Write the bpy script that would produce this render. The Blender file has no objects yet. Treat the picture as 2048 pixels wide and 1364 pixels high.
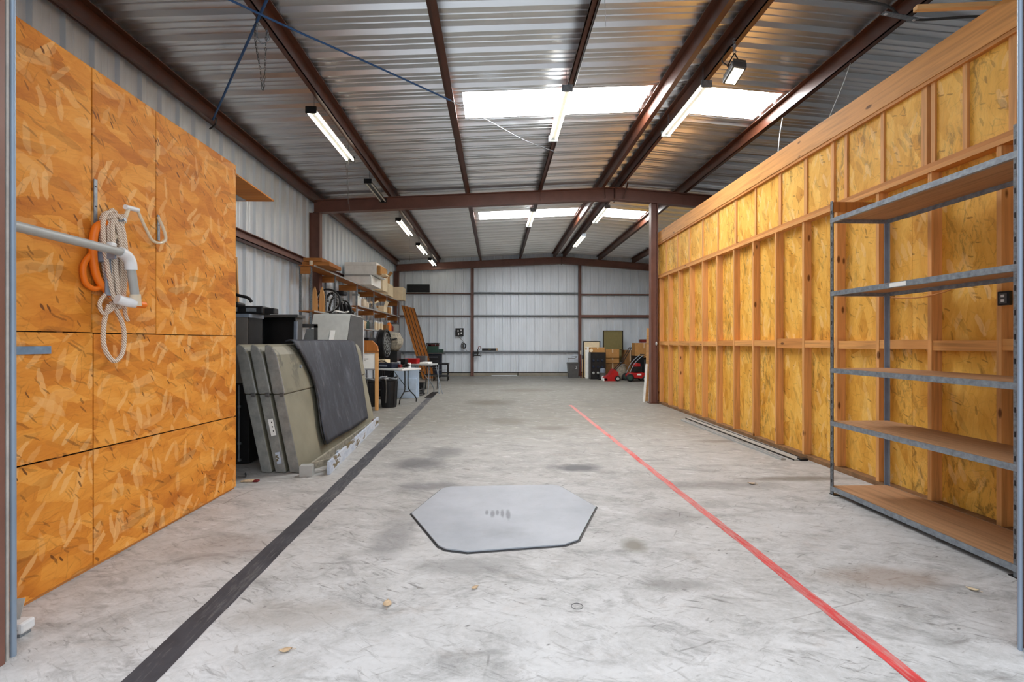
import bpy, bmesh, math, random
from mathutils import Vector, Matrix, Euler
random.seed(7)
S = bpy.context.scene
COL = S.collection
R = math.radians
PI = math.pi

# ------------------------------------------------------------------ camera, sky, exposure
cam_d = bpy.data.cameras.new('camera')
cam_d.sensor_width = 36; cam_d.lens = 16.998; cam_d.shift_y = 2 / 2048
cam_d.clip_start = 0.05; cam_d.clip_end = 200
cam = bpy.data.objects.new('camera', cam_d); COL.objects.link(cam)
cam.location = (0, 0, 1.5); cam.rotation_euler = (PI / 2, 0, -math.atan(32 / 967))
S.camera = cam
W = bpy.data.worlds.new('sky'); S.world = W; W.use_nodes = True
bg = W.node_tree.nodes['Background']
bg.inputs['Color'].default_value = (0.90, 0.95, 1.0, 1)       # even overcast sky
bg.inputs['Strength'].default_value = 1.55
SKYLIGHT_E = 30.0
TUBE_E = 10.0
S.view_settings.view_transform = 'Standard'
S.view_settings.look = 'None'
S.view_settings.gamma = 1.0
S.view_settings.use_curve_mapping = False
S.view_settings.exposure = 0.2

# ------------------------------------------------------------------ node helpers
def srgb(r, g, b):
    f = lambda c: (c / 255 / 12.92) if c <= 10 else ((c / 255 + 0.055) / 1.055) ** 2.4
    return (f(r), f(g), f(b), 1)

class NT:
    def __init__(s, name):
        s.m = bpy.data.materials.new(name); s.m.use_nodes = True
        s.t = s.m.node_tree; s.t.nodes.clear()
        s.out = s.t.nodes.new('ShaderNodeOutputMaterial')
        s.b = s.n('ShaderNodeBsdfPrincipled')
        s.t.links.new(s.b.outputs[0], s.out.inputs[0])
    def n(s, typ, props=None, **ins):
        nd = s.t.nodes.new(typ)
        for k, v in (props or {}).items(): setattr(nd, k, v)
        for k, v in ins.items(): s.set(nd.inputs[int(k[1:]) if k[0] == '_' else k], v)
        return nd
    def set(s, sock, v):
        if isinstance(v, bpy.types.NodeSocket): s.t.links.new(v, sock)
        elif isinstance(v, bpy.types.Node): s.t.links.new(v.outputs[0], sock)
        else: sock.default_value = v
    def math(s, op, a, b=0.0, c=0.0, clamp=False):
        return s.n('ShaderNodeMath', {'operation': op, 'use_clamp': clamp}, _0=a, _1=b, _2=c).outputs[0]
    def vmath(s, op, a, b=(0, 0, 0)):
        nd = s.n('ShaderNodeVectorMath', {'operation': op}, _0=a, _1=b)
        return nd.outputs[1] if op in ('LENGTH', 'DISTANCE', 'DOT_PRODUCT') else nd.outputs[0]
    def mix(s, f, a, b, mode='MIX'):
        nd = s.n('ShaderNodeMix', {'data_type': 'RGBA', 'blend_type': mode}); nd.clamp_factor = True
        s.set(nd.inputs[0], f); s.set(nd.inputs[6], a); s.set(nd.inputs[7], b)
        return nd.outputs[2]
    def ramp(s, f, stops, interp='LINEAR'):
        nd = s.n('ShaderNodeValToRGB', None, _0=f); cr = nd.color_ramp; cr.interpolation = interp
        while len(cr.elements) < len(stops): cr.elements.new(0.5)
        for e, (p, c) in zip(cr.elements, stops):
            e.position = p; e.color = c if len(c) == 4 else (*c, 1)
        return nd.outputs[0]
    def noise(s, vec, scale, detail=3, rough=0.55, dist=0.0):
        return s.n('ShaderNodeTexNoise', None, Vector=vec, Scale=scale, Detail=detail, Roughness=rough, Distortion=dist)
    def obj(s): return s.n('ShaderNodeTexCoord').outputs['Object']
    def rnd(s): return s.n('ShaderNodeObjectInfo').outputs['Random']
    def mapr(s, vec, rot=(0, 0, 0), scale=(1, 1, 1), loc=(0, 0, 0)):
        # turn first, stretch afterwards, so that grain and flakes really point along rot
        if any(rot): vec = s.n('ShaderNodeMapping', None, Vector=vec, Rotation=tuple(-q for q in rot), Location=loc).outputs[0]; loc = (0, 0, 0)
        return s.n('ShaderNodeMapping', None, Vector=vec, Scale=scale, Location=loc).outputs[0]
    def bump(s, h, strength=0.2, dist=0.01):
        s.set(s.b.inputs['Normal'], s.n('ShaderNodeBump', None, Height=h, Strength=strength, Distance=dist).outputs[0])
    def fin(s, col, rough=0.6, metal=0.0, spec=0.5):
        s.set(s.b.inputs['Base Color'], col); s.set(s.b.inputs['Roughness'], rough)
        s.set(s.b.inputs['Metallic'], metal); s.set(s.b.inputs['Specular IOR Level'], spec)
        return s.m

def step(n, v, lo, hi): return n.n('ShaderNodeMapRange', {'clamp': True}, Value=v, _1=lo, _2=hi, _3=0.0, _4=1.0).outputs[0]

def plain(name, rgb, rough=0.55, metal=0.0, var=0.18, scale=9, spec=0.4):
    n = NT(name); c = srgb(*rgb)
    ns = n.noise(n.vmath('ADD', n.obj(), n.vmath('SCALE', (1, 1, 1))), scale, 4, 0.6).outputs[0]
    d = tuple(x * (1 - var) for x in c[:3]); l = tuple(min(1, x * (1 + var)) for x in c[:3])
    return n.fin(n.ramp(ns, [(0.3, d), (0.7, l)]), rough, metal, spec)

def osb(name, yellow=False):
    n = NT(name)
    xyz = n.n('ShaderNodeSeparateXYZ', None, _0=n.obj()).outputs
    r = n.math('MULTIPLY', n.rnd(), 57.0)
    uv = n.n('ShaderNodeCombineXYZ', None, X=n.math('ADD', xyz[1], r), Y=n.math('ADD', xyz[2], r), Z=0.0).outputs[0]
    def warp(v, src, amt):
        return n.n('ShaderNodeVectorMath', {'operation': 'MULTIPLY_ADD'}, _0=n.vmath('SUBTRACT', src, (.5, .5, .5)), _1=(amt, amt, 0), _2=v).outputs[0]
    wv = warp(uv, n.noise(uv, 2.0, 2).outputs['Color'], .10)
    wv = warp(wv, n.noise(uv, 15.0, 3).outputs['Color'], .032)
    def flakes(rot, sc, lo, th, ch, soft=.05):
        v = n.n('ShaderNodeTexVoronoi', {'voronoi_dimensions': '2D'}, Vector=n.mapr(wv, (0, 0, R(rot)), sc, (rot * .37, rot * .11, 0)), Scale=1.0)
        cc = n.n('ShaderNodeSeparateColor', None, _0=v.outputs['Color']).outputs
        m = n.math('MULTIPLY', step(n, v.outputs['Distance'], th, th - soft), step(n, cc[ch], lo, lo + .02))
        return n.math('MULTIPLY', m, n.math('ADD', n.math('MULTIPLY', cc[2], .6), .4))
    def outline(rot, sc, th, lo, hi, seed):
        v = n.n('ShaderNodeTexVoronoi', {'voronoi_dimensions': '2D', 'feature': 'DISTANCE_TO_EDGE'}, Vector=n.mapr(wv, (0, 0, R(rot)), sc, (seed, seed * .7, 0)), Scale=1.0)
        k = n.noise(n.mapr(uv, loc=(seed, 0, 0)), 4.5, 3, .6).outputs[0]
        return n.math('MULTIPLY', step(n, v.outputs['Distance'], th, 0), step(n, k, lo, hi))
    if not yellow:
        base = [(0.24, srgb(186, 106, 30)), (0.42, srgb(214, 134, 44)), (0.58, srgb(228, 152, 58)), (0.8, srgb(238, 170, 80))]
        pale, dark, mid = srgb(242, 190, 122), srgb(84, 42, 14), srgb(178, 98, 32)
        so, sb, sf = (1.5, 4.2, 1), (4.2, 11, 1), (9, 80, 1)
        pales = ((76, (3.6, 14, 1), .86, .40, .62), (100, (4, 16, 1), .87, .38, .55), (16, (2.8, 10, 1), .86, .42, .4), (52, (4, 18, 1), .88, .38, .6), (-30, (3.2, 12, 1), .88, .4, .4))
        darks = ((-24, (5, 40, 1), .92, .32, .5), (-50, (8, 50, 1), .93, .30, .55), (-58, (10, 36, 1), .94, .27, .9), (8, (2.6, 13, 1), .84, .42, .28), (-10, (3, 11, 1), .86, .42, .22))
    else:
        base = [(0.24, srgb(210, 146, 50)), (0.42, srgb(232, 174, 72)), (0.58, srgb(242, 188, 86)), (0.8, srgb(250, 206, 112))]
        pale, dark, mid = srgb(250, 212, 146), srgb(110, 66, 26), srgb(192, 128, 52)
        so, sb, sf = (5.0, 1.6, 1), (9, 3.2, 1), (80, 9, 1)
        pales = ((72, (3.4, 13, 1), .84, .36, .6), (110, (4, 16, 1), .86, .35, .5))
        darks = ((75, (6, 26, 1), .90, .28, .5), (20, (8, 34, 1), .92, .27, .6), (60, (3, 14, 1), .86, .34, .3))
    lay = n.noise(n.mapr(wv, (0, 0, R(8)), so), 1.6, 5, 0.6, 0.6).outputs[0]
    vb = n.n('ShaderNodeTexVoronoi', {'voronoi_dimensions': '2D'}, Vector=n.mapr(wv, (0, 0, R(-14)), sb), Scale=1.0)
    cell = n.n('ShaderNodeSeparateColor', None, _0=vb.outputs['Color']).outputs[0]
    t = n.math('ADD', n.math('MULTIPLY', lay, 0.68), n.math('MULTIPLY', cell, 0.32))
    c = n.ramp(t, base)
    fine = n.noise(n.mapr(wv, (0, 0, R(10)), sf), 1.0, 3).outputs[0]
    c = n.mix(n.math('MULTIPLY', step(n, fine, .5, .75), .3), c, mid)
    for rot, sc, lo, th, a in pales: c = n.mix(n.math('MULTIPLY', flakes(rot, sc, lo, th, 0), a), c, pale)
    c = n.mix(n.math('MULTIPLY', outline(70, (4.5, 14, 1), .05, .5, .66, 3.1), .34), c, dark)
    c = n.mix(n.math('MULTIPLY', outline(-12, (4.0, 14, 1), .05, .5, .66, 8.3), .34), c, dark)
    for rot, sc, lo, th, a in darks: c = n.mix(n.math('MULTIPLY', flakes(rot, sc, lo, th, 1), a), c, dark)
    if yellow:
        st = n.noise(n.mapr(wv, (0, 0, R(4)), (4.0, .9, 1)), 1.5, 5, .68, .8).outputs[0]
        c = n.mix(n.math('MULTIPLY', step(n, st, .56, .74), .4), c, srgb(176, 116, 48))
        st2 = n.noise(n.mapr(wv, (0, 0, 0), (9, 2.6, 1), (5, 9, 0)), 2.0, 6, .75, .6).outputs[0]
        wet = n.noise(n.mapr(uv, (0, 0, 0), (1.3, .5, 1)), 1.2, 2).outputs[0]
        c = n.mix(n.math('MULTIPLY', n.math('MULTIPLY', step(n, st2, .5, .62), step(n, wet, .52, .62)), .62), c, srgb(92, 66, 36))
    n.bump(t, 0.25, 0.004)
    return n.fin(c, 0.62, 0, 0.3)

def wood(name, rgb, axis=2, var=.2, knots=True, rough=.62):
    n = NT(name); c = srgb(*rgb)
    o = n.vmath('ADD', n.obj(), n.n('ShaderNodeCombineXYZ', None, X=n.math('MULTIPLY', n.rnd(), 31.0), Y=n.math('MULTIPLY', n.rnd(), 17.0), Z=n.math('MULTIPLY', n.rnd(), 23.0)).outputs[0])
    sc = [26, 26, 26]; sc[axis] = 1.3
    g = n.noise(n.mapr(o, scale=tuple(sc)), 1.0, 4, .6, .4).outputs[0]
    d = tuple(x * (1 - var * 1.6) for x in c[:3]); l = tuple(min(1, x * (1 + var)) for x in c[:3])
    col = n.ramp(g, [(.28, d), (.5, c[:3]), (.75, l)])
    col = n.mix(n.math('MULTIPLY', n.rnd(), .3), col, tuple(x * .72 for x in c[:3]) + (1,))
    if knots:
        ks = [8, 8, 8]; ks[axis] = 3.2
        v = n.n('ShaderNodeTexVoronoi', None, Vector=n.mapr(o, scale=tuple(ks)), Scale=1.0)
        kc = n.n('ShaderNodeSeparateColor', None, _0=v.outputs['Color']).outputs[1]
        m = n.math('MULTIPLY', step(n, v.outputs['Distance'], .17, .1), step(n, kc, .72, .74))
        col = n.mix(n.math('MULTIPLY', m, .85), col, srgb(84, 42, 16))
    n.bump(g, .15, .003)
    return n.fin(col, rough, 0, .3)

def sheet(name, rgb, rough, metal, axis):
    n = NT(name); c = srgb(*rgb); o = n.obj()
    sc = [3, 3, 3]; sc[axis] = .5
    g = n.noise(n.mapr(o, scale=tuple(sc)), 1.0, 4, .65).outputs[0]
    d = tuple(x * .88 for x in c[:3]); l = tuple(min(1, x * 1.08) for x in c[:3])
    col = n.ramp(g, [(.3, d), (.7, l)])
    col = n.mix(n.math('MULTIPLY', n.rnd(), .12), col, d + (1,))
    return n.fin(col, rough, metal, .5)

def blot(n, o, cx, cy, rx, ry, soft=.6, amp=.5, sc=3.5, rot=0):
    v = n.vmath('SUBTRACT', o, (cx, cy, 0))
    v = n.mapr(v, (0, 0, R(-rot)), (1 / rx, 1 / ry, 0))
    d = n.vmath('LENGTH', v)
    nz = n.noise(o, sc, 5, .65).outputs[0]
    d = n.math('ADD', d, n.math('MULTIPLY', n.math('SUBTRACT', nz, .5), amp * 2))
    return step(n, d, 1.0, 1.0 - soft)

def concrete():
    n = NT('worn_concrete'); o = n.obj()
    w = n.noise(o, 1.3, 3).outputs['Color']
    ow = n.n('ShaderNodeVectorMath', {'operation': 'MULTIPLY_ADD'}, _0=n.vmath('SUBTRACT', w, (.5, .5, .5)), _1=(.16, .16, 0), _2=o).outputs[0]
    a = n.noise(o, .55, 6, .62, .3).outputs[0]
    b = n.noise(n.mapr(ow, (0, 0, R(20)), (1.6, 2.6, 1)), 1.3, 9, .72, .5).outputs[0]
    f = n.noise(o, 30, 5, .75).outputs[0]
    t = n.math('ADD', n.math('ADD', n.math('MULTIPLY', a, .3), n.math('MULTIPLY', b, .5)), n.math('MULTIPLY', f, .2))
    c = n.ramp(t, [(.32, srgb(146, 146, 145)), (.43, srgb(182, 182, 182)), (.52, srgb(202, 202, 203)), (.66, srgb(214, 215, 217))])
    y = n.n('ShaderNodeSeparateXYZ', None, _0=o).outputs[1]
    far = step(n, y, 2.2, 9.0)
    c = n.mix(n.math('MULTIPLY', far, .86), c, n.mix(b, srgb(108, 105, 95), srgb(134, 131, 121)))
    d1 = n.noise(n.mapr(ow, (0, 0, R(-12)), (1.0, 2.1, 1)), 2.1, 8, .74, .7).outputs[0]
    c = n.mix(n.math('MULTIPLY', step(n, d1, .51, .68), .62), c, srgb(112, 111, 110))
    sk = n.noise(n.mapr(ow, (0, 0, R(-35)), (2.2, 13, 1)), 2.0, 6, .72, .6).outputs[0]
    c = n.mix(n.math('MULTIPLY', step(n, sk, .57, .70), .5), c, srgb(104, 102, 101))
    sk = n.noise(n.mapr(ow, (0, 0, R(25)), (2.6, 17, 1), (4, 7, 0)), 2.0, 6, .72, .6).outputs[0]
    c = n.mix(n.math('MULTIPLY', step(n, sk, .60, .70), .5), c, srgb(98, 94, 90))
    lt = n.noise(n.mapr(ow, (0, 0, R(-20)), (2.4, 6, 1), (9, 2, 0)), 1.8, 6, .7, .4).outputs[0]
    c = n.mix(n.math('MULTIPLY', step(n, lt, .56, .72), .5), c, srgb(226, 226, 227))
    br = n.noise(n.mapr(ow, (0, 0, R(10)), (2, 3, 1), (7, 3, 0)), 1.4, 6, .7, .4).outputs[0]
    c = n.mix(n.math('MULTIPLY', step(n, br, .58, .74), .18), c, srgb(166, 138, 116))
    for rot, sx, sy_, th, al, col in ((-30, 7, 34, .58, .6, (92, 90, 88)), (40, 9, 40, .60, .55, (98, 95, 92)), (5, 5, 26, .60, .5, (104, 100, 96)), (-60, 8, 30, .62, .5, (120, 112, 104))):
        q = n.noise(n.mapr(ow, (0, 0, R(rot)), (sx, sy_, 1), (rot, 2, 0)), .8, 5, .7, .5).outputs[0]
        g2 = n.noise(n.mapr(o, loc=(rot, 0, 0)), 1.5, 3).outputs[0]
        c = n.mix(n.math('MULTIPLY', n.math('MULTIPLY', step(n, q, th, th + .07), step(n, g2, .45, .6)), al), c, srgb(*col))
    for cx, cy, rx, ry, al, col in STAINS:
        c = n.mix(n.math('MULTIPLY', blot(n, o, cx, cy, rx, ry), min(.9, al * 1.3)), c, srgb(*col))
    v = n.n('ShaderNodeTexVoronoi', {'voronoi_dimensions': '2D'}, Vector=n.mapr(ow, (0, 0, R(24)), (3.1, 6.5, 1)), Scale=1.0)
    vc = n.n('ShaderNodeSeparateColor', None, _0=v.outputs['Color']).outputs
    c = n.mix(n.math('MULTIPLY', n.math('MULTIPLY', step(n, v.outputs['Distance'], n.math('ADD', n.math('MULTIPLY', vc[2], .05), .015), .01), step(n, vc[0], .72, .74)), .75), c, srgb(64, 60, 56))
    e = n.n('ShaderNodeTexVoronoi', {'voronoi_dimensions': '2D', 'feature': 'DISTANCE_TO_EDGE'}, Vector=n.mapr(ow, (0, 0, R(12)), (.8, 1.3, 1)), Scale=1.0).outputs['Distance']
    ck = n.noise(o, 1.7, 3).outputs[0]
    c = n.mix(n.math('MULTIPLY', n.math('MULTIPLY', step(n, e, .008, .002), step(n, ck, .56, .6)), .5), c, srgb(92, 88, 84))
    x = n.n('ShaderNodeSeparateXYZ', None, _0=o).outputs[0]
    c = n.mix(n.math('MULTIPLY', step(n, x, 4.05, 4.1), step(n, n.math('MULTIPLY', y, -1.0), -12.0, -11.95)), c, srgb(92, 86, 78))   # slab of the unseen right room painted dark to dim the roof's reflections
    n.bump(t, .12, .004)
    return n.fin(c, n.ramp(a, [(.3, (.45,) * 3), (.7, (.62,) * 3)]), 0, .3)
STAINS = [(-.95, 6.0, .42, .42, .6, (92, 92, 96)), (.95, 5.75, .40, .22, .75, (86, 86, 90)), (-.7, 6.6, .3, .4, .5, (100, 100, 102)),
          (.2, 9.2, .5, .55, .45, (104, 98, 88)), (-.15, 12.0, .7, .7, .5, (96, 88, 76)), (-.7, 5.05, .45, .2, .5, (104, 104, 108)),
          (-.8, 3.75, .2, .5, .35, (110, 110, 112)), (1.02, 3.55, .12, .16, .85, (128, 124, 114)), (-.2, 3.25, .5, .16, .35, (116, 116, 116)),
          (.95, 8.4, .4, .3, .45, (104, 98, 90)), (.9, 15.0, 1.2, .6, .4, (104, 96, 84)), (-.3, 17.5, 1.6, .7, .35, (108, 100, 88)),
          (2.3, 5.0, .9, .2, .35, (96, 94, 92)), (-1.95, 3.6, .5, .3, .25, (132, 112, 98)), (2.5, 3.0, .5, .2, .4, (130, 104, 80)),
          (1.15, 2.95, .3, .1, .4, (112, 110, 106)), (3.3, 5.2, .7, .12, .5, (90, 82, 70)), (3.5, 7.2, .7, .14, .4, (96, 88, 76)),
          (1.5, 4.1, .35, .25, .35, (110, 108, 106)), (-1.1, 2.7, .5, .2, .3, (150, 140, 130))]

def paint(name, rgb, wear, worn):
    n = NT(name); o = n.obj()
    a = n.noise(n.mapr(o, (0, 0, R(2)), (30, 3.2, 1)), 1.5, 7, .75, .3).outputs[0]
    b = n.noise(n.mapr(o, (0, 0, 0), (3, 1.0, 1)), 1.4, 4, .6).outputs[0]
    k = n.math('ADD', n.math('MULTIPLY', a, .6), n.math('MULTIPLY', b, .4))
    c = n.mix(step(n, n.noise(o, 5, 4).outputs[0], .3, .7), srgb(*rgb), tuple(min(1, x * 1.5 + .01) for x in srgb(*rgb)[:3]) + (1,))
    y = n.n('ShaderNodeSeparateXYZ', None, _0=o).outputs[1]
    th = n.math('SUBTRACT', wear, n.math('MULTIPLY', y, .012))
    c = n.mix(n.math('MULTIPLY', step(n, n.math('SUBTRACT', k, th), -.02, .10), .72), c, srgb(*worn))
    return n.fin(c, .6, 0, .3)

def emis(name, rgb, e):
    n = NT(name); n.fin(srgb(*rgb), .5)
    n.set(n.b.inputs['Emission Color'], srgb(*rgb)); n.set(n.b.inputs['Emission Strength'], e)
    return n.m

M = {}
M['osb'] = osb('osb_orange'); M['osb2'] = osb('osb_yellow', True)
M['stud'] = wood('stud_timber', (222, 162, 100), 2)
M['studh'] = wood('board_timber', (220, 158, 92), 1)
M['plate'] = wood('plate_timber', (204, 138, 74), 1)
M['woodx'] = wood('cross_timber', (172, 112, 58), 0)
M['pale'] = wood('pale_timber', (222, 176, 120), 0, knots=False)
M['palez'] = wood('pale_timber_upright', (216, 164, 104), 2, knots=False)
M['brownz'] = wood('brown_panel', (172, 108, 46), 2, knots=False)
M['brown'] = wood('brown_wood', (176, 108, 48), 2, knots=False)
M['floor'] = concrete()
M['maroon'] = plain('maroon_steel', (118, 80, 69), .42, .0, .12, 4, .5)
M['maroon2'] = plain('maroon_purlin', (84, 46, 29), .38, .0, .2, 3, .5)
M['roof'] = sheet('galvalume_roof', (228, 231, 234), .30, .90, 0)
M['wallm'] = sheet('galvalume_wall', (228, 237, 246), .36, .15, 2)
M['girt'] = plain('grey_girt', (128, 134, 140), .45, .3)
M['zinc'] = plain('galvanised_steel', (142, 150, 158), .45, .45, .3, 24)
M['zincdark'] = plain('dull_galvanised', (116, 122, 128), .5, .4, .45, 40)
M['jamb'] = plain('blue_grey_jamb', (140, 156, 174), .4, .25, .1, 2)
M['strip'] = plain('pale_strip', (178, 176, 172), .6)
M['dirty'] = plain('dirty_timber', (132, 98, 66), .8, 0, .3, 12)
M['deck'] = wood('particle_board', (176, 134, 98), 1, .2, False)
M['white'] = plain('white_plastic', (226, 228, 230), .4, 0, .05)
M['whitep'] = plain('white_card', (242, 242, 238), .6, 0, .06)
M['offwhite'] = plain('cream_card', (232, 214, 180), .7, 0, .06)
M['card'] = plain('cardboard', (182, 134, 78), .8, 0, .1)
M['cardd'] = plain('dark_cardboard', (136, 98, 58), .8, 0, .12)
M['black'] = plain('black_plastic', (24, 24, 27), .45, 0, .3)
M['blackm'] = plain('black_metal', (36, 35, 36), .4, .3, .3)
M['dgrey'] = plain('dark_grey_metal', (88, 88, 88), .45, .2, .15)
M['cabgrey'] = plain('cabinet_grey', (122, 118, 113), .5, .1, .08)
M['consolegrey'] = plain('console_grey', (192, 194, 190), .45, .05, .07)
M['lgrey'] = plain('light_grey_enamel', (168, 170, 168), .45, .1, .08)
M['bluegrey'] = plain('blue_grey_metal', (140, 152, 168), .45, .2, .12)
M['red'] = plain('red_enamel', (168, 28, 30), .35, 0, .2)
M['darkred'] = plain('dark_red', (112, 30, 30), .5, 0, .25)
M['orange'] = plain('orange_hose', (236, 120, 24), .4, 0, .06)
M['navy'] = plain('navy_fabric', (26, 34, 52), .7, 0, .3, 30)
M['foam'] = plain('pale_blue_foam', (180, 198, 218), .6, 0, .1, 5)
M['camo'] = plain('mottled_grey_cloth', (142, 136, 122), .8, 0, .45, 14)
M['green'] = plain('dark_green_plastic', (44, 72, 62), .5, 0, .2)
M['olive'] = plain('olive_panel', (132, 122, 78), .6, 0, .06)
M['blue'] = plain('blue_rope', (52, 92, 142), .6, 0, .15, 40)
M['tape'] = plain('blue_tape', (112, 136, 160), .6, 0, .2, 20)
M['clear'] = plain('milky_plastic', (214, 200, 176), .3, 0, .06)
M['tan'] = plain('tan_leaf', (206, 180, 148), .8, 0, .2, 40)
M['curb'] = plain('curb_concrete', (150, 144, 132), .8, 0, .12, 6)
M['skin'] = emis('skylight_panel', (255, 255, 255), SKYLIGHT_E)
M['tube'] = emis('lit_tube', (255, 246, 226), TUBE_E)
M['tubeoff'] = plain('unlit_tube', (214, 214, 208), .3, 0, .03)
M['lens'] = emis('lit_lens', (255, 240, 214), 8.0)
M['black_line'] = paint('black_floor_paint', (54, 55, 61), .585, (120, 119, 118))
M['red_line'] = paint('red_floor_paint', (182, 54, 54), .50, (196, 150, 146))

def vinyl():
    n = NT('grey_green_vinyl'); o = n.obj()
    a = n.noise(o, 1.4, 4, .6).outputs[0]
    c = n.ramp(a, [(.3, srgb(120, 117, 102)), (.7, srgb(146, 142, 124))])
    s = n.noise(n.mapr(o, scale=(3, 3, 3)), 1.2, 6, .7, .6).outputs[0]
    z = n.n('ShaderNodeSeparateXYZ', None, _0=o).outputs[2]
    m = n.math('MULTIPLY', step(n, s, .53, .6), step(n, z, .7, 1.3))
    c = n.mix(n.math('MULTIPLY', m, .6), c, srgb(70, 70, 66))
    return n.fin(c, .5, 0, .4)
def vinyl_edge():
    n = NT('grey_vinyl_edge'); o = n.obj()
    a = n.noise(o, 6, 5, .7).outputs[0]
    return n.fin(n.ramp(a, [(.3, srgb(108, 110, 110)), (.7, srgb(150, 150, 144))]), .45, 0, .4)
def rubber():
    n = NT('black_rubber_mat'); o = n.obj()
    a = n.noise(n.mapr(o, scale=(2, 2, .7)), 2.0, 6, .7, .5).outputs[0]
    c = n.ramp(a, [(.3, srgb(42, 44, 52)), (.55, srgb(60, 63, 72)), (.8, srgb(100, 104, 114))])
    s = n.noise(n.mapr(o, scale=(7, 7, .8)), 1.6, 5, .7, .8).outputs[0]
    c = n.mix(n.math('MULTIPLY', step(n, s, .56, .72), .34), c, srgb(150, 152, 160))
    return n.fin(c, .5, 0, .4)
def rope_mat():
    n = NT('flecked_rope'); o = n.obj()
    w = n.n('ShaderNodeTexWave', {'bands_direction': 'DIAGONAL'}, Vector=o, Scale=34.0, Distortion=1.5)
    return n.fin(n.ramp(w.outputs[1], [(0, srgb(120, 78, 52)), (.22, srgb(214, 194, 172)), (1, srgb(232, 220, 206))]), .85, 0, .1)
def steel_plate():
    n = NT('grey_plate'); o = n.obj()
    a = n.noise(o, 1.5, 5, .6).outputs[0]; b = n.noise(o, 14, 6, .7).outputs[0]
    c = n.ramp(a, [(.3, srgb(158, 163, 171)), (.7, srgb(180, 185, 193))])
    c = n.mix(n.math('MULTIPLY', step(n, b, .58, .75), .25), c, srgb(140, 140, 140))
    for x, y, rx, ry in PRINTS:
        c = n.mix(n.math('MULTIPLY', blot(n, o, x, y, rx, ry, .5, .25, 60), .6), c, srgb(92, 94, 100))
    c = n.mix(n.math('MULTIPLY', blot(n, o, .05, 3.78, .25, .14, .9, .5, 6), .3), c, srgb(120, 122, 124))
    return n.fin(c, .5, .1, .4)
PRINTS = [(-.080, 4.225, .019, .075), (-.030, 4.19, .025, .11), (.012, 4.22, .019, .085), (.055, 4.20, .020, .12), (.105, 4.17, .025, .15)]
M['vinyl'] = vinyl(); M['vinyle'] = vinyl_edge(); M['rubber'] = rubber(); M['rope'] = rope_mat(); M['platem'] = steel_plate()
def plank_paint():
    n = NT('peeling_pale_blue_paint'); o = n.obj()
    a = n.noise(n.mapr(o, scale=(3, 2, 6)), 1.6, 5, .7, .5).outputs[0]
    c = n.ramp(a, [(.4, srgb(170, 182, 200)), (.56, srgb(196, 204, 216)), (.585, srgb(96, 84, 58)), (.7, srgb(120, 108, 80))])
    return n.fin(c, .6)
M['peel'] = plank_paint()

# ------------------------------------------------------------------ mesh helpers
def bm_(): return bmesh.new()
def box(bm, c, s, rot=None, bev=0.0):
    t = bmesh.new(); bmesh.ops.create_cube(t, size=1.0)
    for v in t.verts: v.co = Vector((v.co.x * s[0], v.co.y * s[1], v.co.z * s[2]))
    if bev: bmesh.ops.bevel(t, geom=t.edges[:], offset=bev, segments=2, affect='EDGES', profile=.5)
    mt = Matrix.Translation(c)
    if rot: mt = mt @ Euler(rot).to_matrix().to_4x4()
    t.transform(mt); _join(bm, t)
def _join(bm, t):
    me = bpy.data.meshes.new('tmp'); t.to_mesh(me); t.free(); bm.from_mesh(me); bpy.data.meshes.remove(me)
def bx(bm, a, b, bev=0.0):
    box(bm, [(a[i] + b[i]) / 2 for i in range(3)], [abs(b[i] - a[i]) for i in range(3)], None, bev)
def prism(bm, poly, axis, lo, hi):
    """poly in the two other axes, extruded along axis from lo to hi"""
    def P(p, t): q = list(p); q.insert(axis, t); return bm.verts.new(q)
    A = [P(p, lo) for p in poly]; B = [P(p, hi) for p in poly]; k = len(poly)
    bm.faces.new(A[::-1]); bm.faces.new(B)
    for i in range(k): bm.faces.new((A[i], A[(i + 1) % k], B[(i + 1) % k], B[i]))
def smooth_path(pts, sub=6):
    pts = [Vector(p) for p in pts]; out = []
    for i in range(len(pts) - 1):
        p0 = pts[max(i - 1, 0)]; p1 = pts[i]; p2 = pts[i + 1]; p3 = pts[min(i + 2, len(pts) - 1)]
        for k in range(sub):
            t = k / sub
            out.append(.5 * ((2 * p1) + (p2 - p0) * t + (2 * p0 - 5 * p1 + 4 * p2 - p3) * t * t + (3 * p1 - p0 - 3 * p2 + p3) * t ** 3))
    out.append(pts[-1]); return out
def tube(bm, pts, r, n=8, closed=False, rad=None):
    pts = [Vector(p) for p in pts]; k = len(pts); rings = []; up = None
    for i, p in enumerate(pts):
        a = pts[(i - 1) % k] if (closed or i) else p; b = pts[(i + 1) % k] if (closed or i < k - 1) else p
        d = (b - a).normalized()
        if up is None: up = d.orthogonal().normalized()
        up = (up - d * up.dot(d)).normalized() if (up - d * up.dot(d)).length > 1e-5 else d.orthogonal().normalized()
        sd = d.cross(up); rr = rad[i] if rad else r
        rings.append([bm.verts.new(p + (up * math.cos(2 * PI * j / n) + sd * math.sin(2 * PI * j / n)) * rr) for j in range(n)])
    for i in range(k if closed else k - 1):
        A = rings[i]; B = rings[(i + 1) % k]
        for j in range(n): bm.faces.new((A[j], A[(j + 1) % n], B[(j + 1) % n], B[j]))
    if not closed:
        bm.faces.new(rings[0][::-1]); bm.faces.new(rings[-1])
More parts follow.
